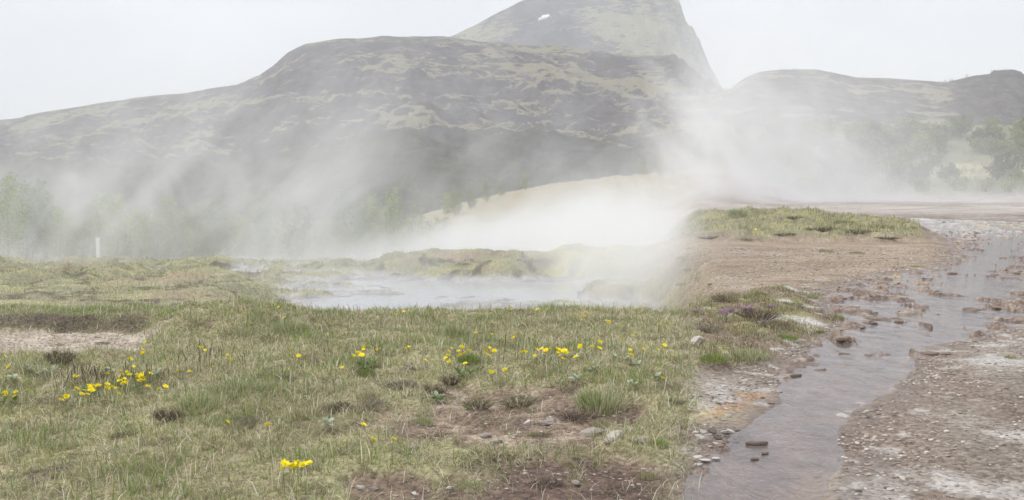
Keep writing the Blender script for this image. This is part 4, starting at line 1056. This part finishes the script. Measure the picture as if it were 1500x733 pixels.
tussock(950, 700, 40, 'dry', 'pale dry tuft on the dark soil at right')
tussock(1098, 527, 62, 'green', 'green-brown grass tussock at the lower end of the heath', None, .9)
tussock(1045, 528, 70, 'lush', 'yellow-green mossy tussock at the lower left of the heath', None, .6)
tussock(1150, 496, 50, 'lush', 'bright green tuft on the lower edge of the heath', None, .6)
tussock(1201, 487, 20, 'lush', 'tiny bright green tuft at the right tip of the heath', None, .8)
tussock(1190, 438, 24, 'green', 'green tuft at the upper right of the heath')
tussock(1112, 432, 26, 'lush', 'green tuft on the upper rim of the heath', None, .7)
tussock(1226, 466, 26, 'green', 'grass tuft by the water at the heath edge', None, .7)
tussock(1041, 417, 18, 'lush', 'dark green tuft alone on the brown flat', None, .5)
tussock(1210, 369, 32, 'dry', 'dark brown tuft on the flat below the mound', None, .4)
tussock(1255, 371, 28, 'dry', 'brown tuft right on the flat below the mound', None, .4)
tussock(1343, 391, 24, 'green', 'mossy tuft near the stream bend', None, .4)
tussock(1420, 367, 14, 'dry', 'small brown tuft on the pale wet flat', None, .6)
tussock(1338, 336, 14, 'dry', 'tuft on the tip of the grassy mound')
tussock(1363, 516, 15, 'lush', 'moss tuft on the rock at the right bank', None, .4)
tussock(1480, 524, 26, 'green', 'grey-green tuft on the gravel at the right edge', None, .6)
tussock(1470, 478, 40, 'green', 'pale grass patch at the right edge above the gravel', None, .3)
tussock(1412, 709, 16, 'lush', 'yellow-green moss tuft low on the gravel bank', None, .4)
tussock(1162, 520, 14, 'dry', 'small dry tuft between heath and stream', None, .7)
for a, b_, w_, kd, lb in [(1002, 418, 30, 'green', 'grass tuft on the rim of the brown flat, nearest the heath'), (1008, 398, 26, 'dry', 'brown tuft on the left rim of the brown flat'), (1000, 380, 28, 'green', 'green tuft halfway along the left rim of the brown flat'), (1012, 366, 24, 'green', 'grass tuft where the brown flat meets the mound'), (1022, 408, 14, 'dry', 'tiny dry tuft on the left of the brown flat')]:
    tussock(a, b_, w_, kd, lb, None, .6)
tussock(1080, 316, 36, 'green', 'grass tussock on the top of the mound', None, 1.0)
tussock(1118, 313, 16, 'green', 'small tussock on the skyline of the mound', None, 1.2)
tussock(1290, 335, 55, 'dry', 'brown mossy tussock at the right end of the mound', None, .5)

def shrub_proto(seed, n, twig_mat, leaf_names, h=.3, rad=.4, leaves=500):
    r = random.Random(seed); bm = bmesh.new(); tips = []
    for k in range(n):
        a = r.uniform(0, 6.28); q = rad * math.sqrt(r.random()); bx, by = q * .5 * math.cos(a), q * .5 * math.sin(a); ex, ey = q * math.cos(a) * 1.1, q * math.sin(a) * 1.1; hh = h * (1 - .5 * (q / rad) ** 2) * r.uniform(.7, 1.1)
        mx, my = (bx + ex) / 2 + r.gauss(0, .03), (by + ey) / 2 + r.gauss(0, .03)
        tube_bm(bm, [(bx, by, -.02), (mx, my, hh * .6), (ex + r.gauss(0, .03), ey + r.gauss(0, .03), hh)], .005, .0018, 3); tips.append((mx, my, hh * .6, ex, ey, hh))
    tw = to_mesh(bm, 'twigs', twig_mat)
    rg = np.random.default_rng(seed); i = rg.integers(0, n, leaves); T = np.array(tips)[i]; f = rg.random((leaves, 1)); P = T[:, :3] * (1 - f) + T[:, 3:] * f + rg.normal(0, .012, (leaves, 3))
    a = rg.normal(0, 1, (leaves, 3)); a /= np.linalg.norm(a, axis=1, keepdims=True); b_ = np.cross(a, rg.normal(0, 1, (leaves, 3))); b_ /= np.linalg.norm(b_, axis=1, keepdims=True); s = .011
    V = np.stack([P - a * s, P + b_ * s * .5, P + a * s, P - b_ * s * .5], 1).reshape(-1, 3)
    c = np.array([PAL[q] for q in leaf_names])[rg.integers(0, len(leaf_names), leaves)] * rg.uniform(.6, 1.1, (leaves, 1))
    lf = mesh_from('leaves', V, np.arange(leaves * 4), np.full(leaves, 4), MAT_LEAF, np.repeat(c, 4, 0))
    return tw, lf
MAT_TWIG = solid_material('twig', (.105, .075, .06), .9, .35, 20); MAT_TWIG_GREY = solid_material('grey_twig', (.22, .185, .175), .9, .3, 20)

SHRUB = {'brown': shrub_proto(1, 150, MAT_TWIG, ['umber', 'brown', 'plum'], leaves=900), 'grey': shrub_proto(2, 150, MAT_TWIG_GREY, ['plum', 'plum', 'brown', 'grey'], .22, .4, 800), 'green': shrub_proto(3, 120, MAT_TWIG, ['lush', 'green', 'lush', 'umber'], .25, .4, 900)}
def shrub(xp, yp, wpx, kind, label, group=None, hs=1.0):
    x, y, g = px_ground(xp, yp); s = wpx / FPX * y / .85
    o = link('dwarf_shrub', None, label=label, category='shrub', group=group); o.location = (x, y, g - .01); o.scale = (s, s * .8, s * hs); o.rotation_euler.z = random.uniform(0, 6)
    link('twigs', SHRUB[kind][0], o); link('leaves', SHRUB[kind][1], o)
shrub(88, 532, 62, 'brown', 'dark brown dwarf shrub on the edge of the gravel patch', None, 1.1)
shrub(150, 505, 34, 'brown', 'low dark shrub on the gravel patch', None, .5)
shrub(362, 622, 56, 'grey', 'purple-grey heather tuft left of a lone yellow flower', None, 1.1)
shrub(590, 570, 60, 'grey', 'grey heather bush right of the leafy middle clump', None, 1.0)
shrub(545, 592, 56, 'grey', 'grey twiggy heather below the leafy middle clump', None, .7)
shrub(635, 580, 60, 'brown', 'dark twiggy heather in the hollow left of the green tussocks', None, .9)
shrub(245, 612, 60, 'brown', 'dark heather in the hollow below the left flower cluster', None, .8)
shrub(700, 598, 60, 'green', 'green dwarf shrub above the bare patch', None, .9)
shrub(790, 640, 34, 'brown', 'reddish brown sprig in front of the angular stone', None, .8)
shrub(800, 712, 60, 'brown', 'dead brown heather on the dark soil at the bottom', None, .5)
shrub(905, 722, 90, 'brown', 'flat dark heather mat at the bottom right of the meadow', None, .25)
shrub(1110, 468, 70, 'brown', 'brown heather in the middle of the heath', None, .7)
shrub(1060, 442, 60, 'brown', 'grey-brown heather on the upper heath', None, .6)
shrub(1130, 482, 70, 'brown', 'brown heather right of the purple flowers', None, .7)
shrub(1040, 485, 50, 'grey', 'grey heather below the purple flowers', None, .7)
shrub(1160, 450, 60, 'green', 'dull green heather right on the upper heath', None, .5)
for a, b_, w_, kd, h_, lb in [(760, 592, 80, 'green', .6, 'wide green heather on the slope above the angular stone'), (486, 603, 70, 'brown', .6, 'brown heather left below the leafy middle clump'), (660, 560, 50, 'brown', .8, 'dark heather left below the tall right flower group'), (840, 616, 70, 'brown', .6, 'brown heather left above the large pale stone'), (420, 556, 44, 'brown', .6, 'brown heather under the sedge left of the middle'), (640, 640, 60, 'brown', .35, 'flat dark twigs on the left of the bare patch'), (180, 640, 50, 'brown', .5, 'brown heather low on the left of the meadow'), (318, 655, 60, 'green', .4, 'low green mat below a lone yellow flower'), (700, 668, 80, 'green', .35, 'mossy green mat below the bare patch'), (990, 590, 40, 'brown', .6, 'brown heather at the right rim of the meadow')]:
    shrub(a, b_, w_, kd, lb, None, h_)
shrub(85, 505, 26, 'brown', 'low brown tuft in the middle of the gravel patch', None, .3)

def leaf_mesh(L, W):
    bm = bmesh.new(); rows = []
    for t in (0, .3, .65, 1.0):
        w = W * math.sin(math.pi * min(.97, t * .8 + .12)) * .5; x = L * t; z = L * (.55 * t - .38 * t * t)
        rows.append((bm.verts.new((x, -w, z + w * .25)), bm.verts.new((x, 0, z)), bm.verts.new((x, w, z + w * .25))))
    for A, B in zip(rows, rows[1:]):
        bm.faces.new((A[0], B[0], B[1], A[1])); bm.faces.new((A[1], B[1], B[2], A[2]))
    return bm
MAT_SILVER = solid_material('silver_leaf', (.36, .40, .28), .7, .2, 30, .2); MAT_BROAD = solid_material('broad_leaf', (.17, .225, .08), .7, .25, 30, .25)
LEAVES = {'silver': to_mesh(leaf_mesh(.055, .030), 'leaf', MAT_SILVER), 'green': to_mesh(leaf_mesh(.075, .034), 'leaf', MAT_BROAD)}
def leafy(xp, yp, kind, label, group=None, s=1.0, cnt=9):
    x, y, g = px_ground(xp, yp); o = link('leafy_plant', None, label=label, category='plant', group=group); o.location = (x, y, g + .012)
    for k in range(cnt):
        l = link('leaf', LEAVES[kind], o); a = 2 * math.pi * k / cnt + random.uniform(-.3, .3); q = s * random.uniform(.7, 1.2); l.scale = (q, q, q); l.rotation_euler = (random.uniform(-.2, .2), random.uniform(-.7, .1), a); l.location = (.01 * math.cos(a), .01 * math.sin(a), random.uniform(0, .03))
for a, b_ in [(845, 528), (900, 530), (918, 534), (935, 540), (870, 545), (925, 570), (960, 560), (845, 560), (480, 628), (640, 590)]: leafy(a, b_, 'silver', 'silvery leaf rosette on the right half of the meadow', 'silvery rosettes')
for a, b_ in [(60, 552), (72, 548), (158, 548), (230, 552), (20, 560), (40, 546)]: leafy(a, b_, 'silver', 'silvery leaf rosette beside the left flower cluster', 'left silvery rosettes')
for k, (a, b_) in enumerate([(528, 538), (540, 540), (548, 537), (534, 544)]): leafy(a, b_, 'green', 'broad green leaves at the foot of the leafy middle clump', 'middle clump leaves', .8)
for k, (a, b_) in enumerate([(672, 550), (688, 552), (700, 548), (680, 556)]): leafy(a, b_, 'green', 'broad green leaves under the tall right flower group', 'leaves under the tall group', .8)
for a, b_ in [(8, 590), (22, 593), (140, 582), (125, 580), (175, 572), (200, 574)]: leafy(a, b_, 'green', 'broad green leaves among the flowers at the left', 'leaves among the left flowers', .75)
leafy(640, 592, 'green', 'bright green leaf rosette above the bare patch', None, .9)

def thyme(xp, yp, wpx, label):
    x, y, g = px_ground(xp, yp); w = wpx / FPX * y
    o = link('purple_flower_mat', None, label=label, category='flower'); o.location = (x, y, g)
    bm = bmesh.new(); bl = bmesh.new(); A = RNG.normal(0, w * .24, 110); B = RNG.normal(0, w * .22, 110); G = ground_z(x + A, y + B) - g + .03
    for k in range(110):
        a, b_, zz = float(A[k]), float(B[k]), float(G[k]) + random.uniform(0, .02)
        bmesh.ops.create_icosphere(bm, subdivisions=1, radius=random.uniform(.004, .008), matrix=Matrix.Translation((a, b_, zz)))
        tube_bm(bl, [(a, b_, zz - .05), (a, b_, zz)], .002, .0015, 3)
    link('blossoms', to_mesh(bm, 'blossoms', MAT_PURPLE), o); link('stems', to_mesh(bl, 'stems', MAT_STEM), o)
for a, b_, w_, kd, h_, lb in [(1205, 340, 60, 'brown', .35, 'dark brown heather on the right half of the mound'), (1260, 343, 70, 'brown', .35, 'brown mossy heather at the right foot of the mound'), (1150, 345, 46, 'brown', .3, 'dark heather at the front foot of the mound'), (1040, 350, 50, 'brown', .3, 'dark heather at the left foot of the mound'), (1235, 326, 40, 'green', .4, 'green mossy cushion on the right crest of the mound'), (1165, 320, 36, 'green', .5, 'mossy cushion in the middle of the mound crest'), (1300, 350, 40, 'brown', .3, 'low brown heather at the tip of the mound'), (1095, 352, 40, 'green', .3, 'thin green mat at the edge of the brown flat')]:
    shrub(a, b_, w_, kd, lb, None, h_)
thyme(1063, 460, 34, 'left mat of purple flowers on the heath')
thyme(1093, 456, 28, 'right mat of purple flowers on the heath')
thyme(1022, 459, 20, 'smallest purple flower mat at the left edge of the heath')
thyme(1130, 452, 10, 'tiny purple flower mat right of the others')

# ------------------------------------------------------------------ trees
def tree_proto(seed, h, rad, leaves, ls, cols, base=.25, stems=1, upright=.6):
    r = random.Random(seed); rg = np.random.default_rng(seed); bm = bmesh.new(); br = []
    for s in range(stems):
        a0 = r.uniform(0, 6.28); off = .0 if stems == 1 else rad * .25; lean = (0 if stems == 1 else rad * .45) * r.uniform(.5, 1)
        x0, y0 = off * math.cos(a0), off * math.sin(a0); pts = []; hh = h * r.uniform(.85, 1) if stems > 1 else h
        for i in range(7):
            t = i / 6; pts.append((x0 + math.cos(a0) * lean * t + r.gauss(0, .03 * h * t * .5), y0 + math.sin(a0) * lean * t + r.gauss(0, .03 * h * t * .5), -.1 + hh * .96 * t))
        tube_bm(bm, pts, .016 * h / math.sqrt(stems) + .01, .006, 6)
        nb = int(26 / math.sqrt(stems))
        for k in range(nb):
            t = base + (1 - base) * (k + r.random()) / nb * .97; i = min(int(t * 6), 5); f = t * 6 - i; p = Vector(pts[i]).lerp(Vector(pts[i + 1]), f)
            a = r.uniform(0, 6.28); L = rad * (1.05 - .75 * ((t - base) / (1 - base)) ** 1.3) * r.uniform(.55, 1.1) * (.55 + .45 * min(1, (t - base) * 5 + .3))
            d = Vector((math.cos(a), math.sin(a), upright + r.uniform(-.2, .4))).normalized(); q = p + d * L + Vector((0, 0, .06 * L)); mid = p.lerp(q, .5) + Vector((r.gauss(0, .05), r.gauss(0, .05), -.03)) * L
            tube_bm(bm, [p, mid, q], .006 * h / math.sqrt(stems) * .6 + .004, .003, 3); br.append((p, mid, q, L))
    tr = to_mesh(bm, 'trunk', MAT_BARK)
    n = leaves; w = np.array([b[3] for b in br]); i = rg.choice(len(br), n, p=w / w.sum()); A = np.array([[*b[0], *b[1], *b[2]] for b in br])[i]
    clump = rg.beta(2.2, 1.2, (n, 1)); P = np.where(clump < .5, A[:, :3] * (1 - 2 * clump) + A[:, 3:6] * 2 * clump, A[:, 3:6] * (2 - 2 * clump) + A[:, 6:] * (2 * clump - 1))
    P = P + rg.normal(0, 1, (n, 3)) * (w[i][:, None] * .16 + .02 * h * .5)
    a = rg.normal(0, 1, (n, 3)); a /= np.linalg.norm(a, axis=1, keepdims=True); b_ = np.cross(a, rg.normal(0, 1, (n, 3))); b_ /= np.linalg.norm(b_, axis=1, keepdims=True); s = ls * rg.uniform(.6, 1.3, (n, 1))
    V = np.stack([P - a * s, P + b_ * s * .6, P + a * s, P - b_ * s * .6], 1).reshape(-1, 3)
    c = np.array(cols)[rg.integers(0, len(cols), n)] * rg.uniform(.75, 1.25, (n, 1))
    return tr, mesh_from('crown', V, np.arange(n * 4), np.full(n, 4), MAT_LEAF, np.repeat(c, 4, 0))
GREENS = [(.24, .29, .08), (.30, .33, .11), (.19, .24, .07)]; PALE = [(.25, .29, .08), (.20, .24, .06), (.30, .32, .11)]; BUSH = [(.23, .25, .075), (.29, .29, .10), (.17, .19, .06)]
T_BIRCH = [tree_proto(600 + i, 5.4, 1.7, 3000, .075, GREENS, .08, 2, .7) for i in range(3)]
T_SPRING = [tree_proto(620 + i, 4.2, 1.35, 2600, .07, PALE, .04, 1 + i % 3, .8) for i in range(6)]
T_BUSH = [tree_proto(640 + i, 4.5, 2.3, 1900, .20, BUSH, .10, 4, .6) for i in range(4)]
T_LOW = [tree_proto(660 + i, 2.4, 1.6, 1100, .13, BUSH, .05, 5, .6) for i in range(2)]
def tree(proto, x, y, s, label, group=None, name='tree', cat='tree', sz=1.0):
    z = float(ground_z(np.array([x]), np.array([y]))[0])
    o = link(name, None, label=label, category=cat, group=group); o.location = (x, y, z - .05); o.scale = (s, s, s * sz); o.rotation_euler.z = random.uniform(0, 6)
    tr, cr = random.choice(proto); link('trunk', tr, o); link('crown', cr, o)
tree(T_BIRCH, uu(10) * 47, 47, .88, 'brightest green birch tree at the far left edge', name='birch_tree')
NTH = ['first', 'second', 'third', 'fourth', 'fifth', 'sixth', 'seventh', 'eighth', 'ninth', 'tenth', 'eleventh', 'twelfth', 'thirteenth', 'fourteenth', 'fifteenth', 'sixteenth', 'seventeenth', 'eighteenth', 'nineteenth', 'twentieth']
NTH += ['twenty-' + q for q in NTH[:9]] + ['thirtieth'] + ['thirty-' + q for q in NTH[:9]] + ['fortieth'] + ['forty-' + q for q in NTH[:9]]
for k, (a, y, s) in enumerate(sorted([(-18, 50, .95), (35, 52, .88), (58, 52, .80), (78, 51, .66), (22, 56, 1.0), (92, 54, .6), (45, 57, .95)])):
    tree(T_BIRCH, uu(a) * y, y, s, NTH[k] + ' bright green birch from the left in the far left grove', 'far left birch grove', 'birch_tree')
row = sorted([a + random.uniform(-10, 10) for a in np.arange(104, 640, 13.5)])
for k, a in enumerate(row):
    y = random.uniform(53, 72)
    tree(T_SPRING, uu(a) * y, y, random.choice([.55, .7, .85, 1.0, 1.15]) * random.uniform(.9, 1.1) * y / 66, NTH[k] + ' pale green spring tree from the left in the misty row', 'misty tree row', 'spring_tree', sz=random.uniform(.85, 1.15))
for k, (a, y) in enumerate(sorted([(588, 118), (612, 122), (655, 128), (668, 121), (690, 126), (712, 132), (735, 138), (770, 140), (965, 138), (940, 142)])):
    tree(T_SPRING, uu(a) * y, y, random.uniform(.6, 1.0), NTH[k] + ' thin tree from the left on the pale grassy hillside', 'trees on the pale hill', 'spring_tree')
n_ = 0
while n_ < 110:
    y = random.uniform(185, 400); a = random.uniform(1020, 1530)
    want = ss(1150, 1330, a + (y - 250) * .4) if True else 1
    if 195 < y < 255 and a > 1350 and random.random() < .75: continue
    if random.random() > .25 + .75 * float(want): continue
    tree(T_BUSH, uu(a) * y, y, random.choice([.6, .9, 1.2, 1.6]) * random.uniform(.85, 1.15) * (.8 + .0016 * y), 'olive green bush in the scrub wood below the brown hill', 'scrub wood below the hill', 'bush', 'bush'); n_ += 1
for a, y in [(1180, 158), (1195, 162), (1240, 160), (1262, 165), (1285, 158), (1308, 163), (1140, 170), (1105, 165), (1350, 168), (1405, 172), (1440, 170), (1480, 166), (1500, 171), (1060, 172)]:
    tree(T_LOW, uu(a) * y, y, random.uniform(.9, 1.5), 'low bush at the far edge of the steaming flats', 'low bushes beyond the flats', 'bush', 'bush')

# ------------------------------------------------------------------ marker post, barrier, walkers
def post():
    y = 43.0; x = uu(142) * y; z = float(ground_z(np.array([x]), np.array([y]))[0])
    ztop = CAM[2] + ray(142, 349)[2] * y; bm = bmesh.new()
    o = link('marker_post', None, label='white marker post standing in the mist at left', category='post'); o.location = (x, y, z)
    bmesh.ops.create_cube(bm, size=1, matrix=Matrix.Translation((0, 0, (ztop - z) / 2)) @ Matrix.Diagonal((.15, .10, ztop - z, 1))); bmesh.ops.bevel(bm, geom=bm.edges[:], offset=.012, segments=1); link('shaft', to_mesh(bm, 'shaft', MAT_WHITE), o)
    bm = bmesh.new(); bmesh.ops.create_cube(bm, size=1, matrix=Matrix.Translation((0, 0, ztop - z + .02)) @ Matrix.Diagonal((.18, .13, .04, 1))); link('cap', to_mesh(bm, 'cap', MAT_WHITE), o)
post()

def person_mesh(seed):
    r = random.Random(seed); st = r.uniform(.06, .16); sh = .19
    V = [(0, 0, .95), (0, 0, 1.15), (0, .01, 1.38), (0, 0, 1.50), (0, .02, 1.62), (0, .02, 1.74), (-.10, 0, .90), (-.11, st, .48), (-.12, st * .6, .07), (-.12, st * .6 - .14, .03), (.10, 0, .90), (.11, -st * .5, .48), (.12, -st, .07), (.12, -st - .14, .03),
         (-sh, 0, 1.40), (-sh - .06, .02, 1.12), (-sh - .04, -.10, .88), (sh, 0, 1.40), (sh + .06, .0, 1.12), (sh + .03, -.12, .90)]
    E = [(0, 1), (1, 2), (2, 3), (3, 4), (4, 5), (0, 6), (6, 7), (7, 8), (8, 9), (0, 10), (10, 11), (11, 12), (12, 13), (2, 14), (14, 15), (15, 16), (2, 17), (17, 18), (18, 19)]
    R = [.15, .14, .16, .06, .10, .09, .10, .075, .055, .04, .10, .075, .055, .04, .075, .06, .045, .075, .06, .045]
    me = bpy.data.meshes.new('person'); me.from_pydata(V, E, []); ob = bpy.data.objects.new('person_src', me); COL.objects.link(ob)
    ob.modifiers.new('skin', 'SKIN')
    for i, rr in enumerate(R): me.skin_vertices[0].data[i].radius = (rr, rr * .85)
    me.skin_vertices[0].data[0].use_root = True
    ob.modifiers.new('sub', 'SUBSURF').levels = 1
    dg = bpy.context.evaluated_depsgraph_get(); out = bpy.data.meshes.new_from_object(ob.evaluated_get(dg)); bpy.data.objects.remove(ob)
    out.name = 'person'; out.materials.clear(); out.materials.append(MAT_PERSON)
    return out
def person_material():
    m, nt, o_ = new_mat('walker'); b = NB(nt); info = b.n('ShaderNodeObjectInfo'); sp = b.n('ShaderNodeSeparateXYZ'); b.put(sp.inputs[0], b.n('ShaderNodeTexCoord').outputs['Object'])
    c = b.mix(b.step(.90, .94, sp.outputs[2]), (.03, .03, .045, 1), info.outputs['Color']); c = b.mix(b.step(1.50, 1.53, sp.outputs[2]), c, (.45, .28, .2, 1)); c = b.mix(b.step(1.68, 1.70, sp.outputs[2]), c, (.04, .03, .025, 1))
    p = b.n('ShaderNodeBsdfPrincipled'); b.put(p.inputs['Base Color'], c); p.inputs['Roughness'].default_value = .8; nt.links.new(p.outputs[0], o_.inputs['Surface']); return m
MAT_PERSON = person_material(); PERSONS = [person_mesh(i) for i in range(3)]
def hill_hit(xp, yp):
    d = ray(xp, yp); t = np.linspace(340, 700, 1500); dg = bpy.context.evaluated_depsgraph_get()
    hit, loc, nor, idx = HILL_OB.ray_cast(Vector(CAM), Vector(d).normalized())
    return loc if hit else None
HILL_OB = [o for o in bpy.data.objects if o.data and o.data.name == 'hill'][0]
def person(xp, yp, color, label, group=None):
    q = None; dy = 0
    while q is None and dy < 12: q = hill_hit(xp, yp + dy); dy += .4
    o = link('person', random.choice(PERSONS), label=label, category='person', group=group); o.location = (q[0], q[1], q[2] - .08); o.rotation_euler.z = random.uniform(0, 6); o.color = (*color, 1)
    s = 1.45; o.scale = (s, s, s)
DK = (.05, .05, .07)
for a, b_ in [(1163.0, 104), (1166.0, 104)]: person(a, b_, DK, 'dark-clothed walker of the pair on the round hilltop', 'pair on the round hilltop')
person(1265, 116, (.3, .3, .33), 'lone walker on the saddle right of the round hilltop')
for a, b_ in [(1384.5, 121.5), (1391.5, 120.5), (1395, 120)]: person(a, b_, DK, 'dark-clothed walker where the rocky crag begins', 'walkers at the foot of the crag')
for a, b_ in [(1415, 113.5), (1417.5, 113.5)]: person(a, b_, DK, 'dark-clothed walker of the pair left of the crag top', 'pair left of the crag')
for a, b_ in [(1452, 107), (1456.3, 107), (1460, 107), (1462.3, 107)]: person(a, b_, DK, 'walker standing on the left top of the crag', 'walkers on the left crag top')
for a, b_ in [(1472, 106.5), (1474.8, 105.5)]: person(a, b_, DK, 'walker of the pair on the highest point of the crag', 'pair on the crag summit')
person(1394, 130, (.10, .50, .55), 'walker in a turquoise jacket below the crest')
person(1389.5, 131.5, DK, 'dark-clothed walker beside the turquoise jacket')
person(1382, 127, DK, 'dark-clothed walker just below the saddle'); person(1379, 140, (.65, .06, .09), 'walker in a red jacket on the path')
person(1360, 149.5, DK, 'dark-clothed walker at the left end of the lower path'); person(1365, 149.5, (.6, .6, .55), 'walker in a pale jacket on the lower path'); person(1369.5, 150, DK, 'dark-clothed walker right of the pale jacket')
for a, b_ in [(1383.5, 152), (1386.5, 152)]: person(a, b_, DK, 'dark-clothed walker of the pair on the lower path', 'pair on the lower path')
person(1391.8, 151.5, (.75, .08, .22), 'walker in a pink-red jacket on the lower path'); person(1465.8, 174, (.08, .20, .65), 'walker in a blue jacket below the crag')
def barrier():
    o = link('orange_barrier', None, label='low orange barrier fence at the right edge below the crag', category='fence'); q = hill_hit(1488, 179) or Vector((uu(1488) * 400, 400, 30)); o.location = q
    mo = solid_material('orange_net', (.75, .24, .10), .7, .1, 3); L = 6.0
    for k in range(3):
        bm = bmesh.new(); bmesh.ops.create_cube(bm, size=1, matrix=Matrix.Translation((L / 2, 0, .35 + .32 * k)) @ Matrix.Diagonal((L, .06, .22, 1))); link('rail', to_mesh(bm, 'rail', mo), o)
    for k in range(4):
        bm = bmesh.new(); bmesh.ops.create_cube(bm, size=1, matrix=Matrix.Translation((k * L / 3, .08, .5)) @ Matrix.Diagonal((.1, .1, 1.4, 1))); link('post', to_mesh(bm, 'post', MAT_BARK), o)
barrier()
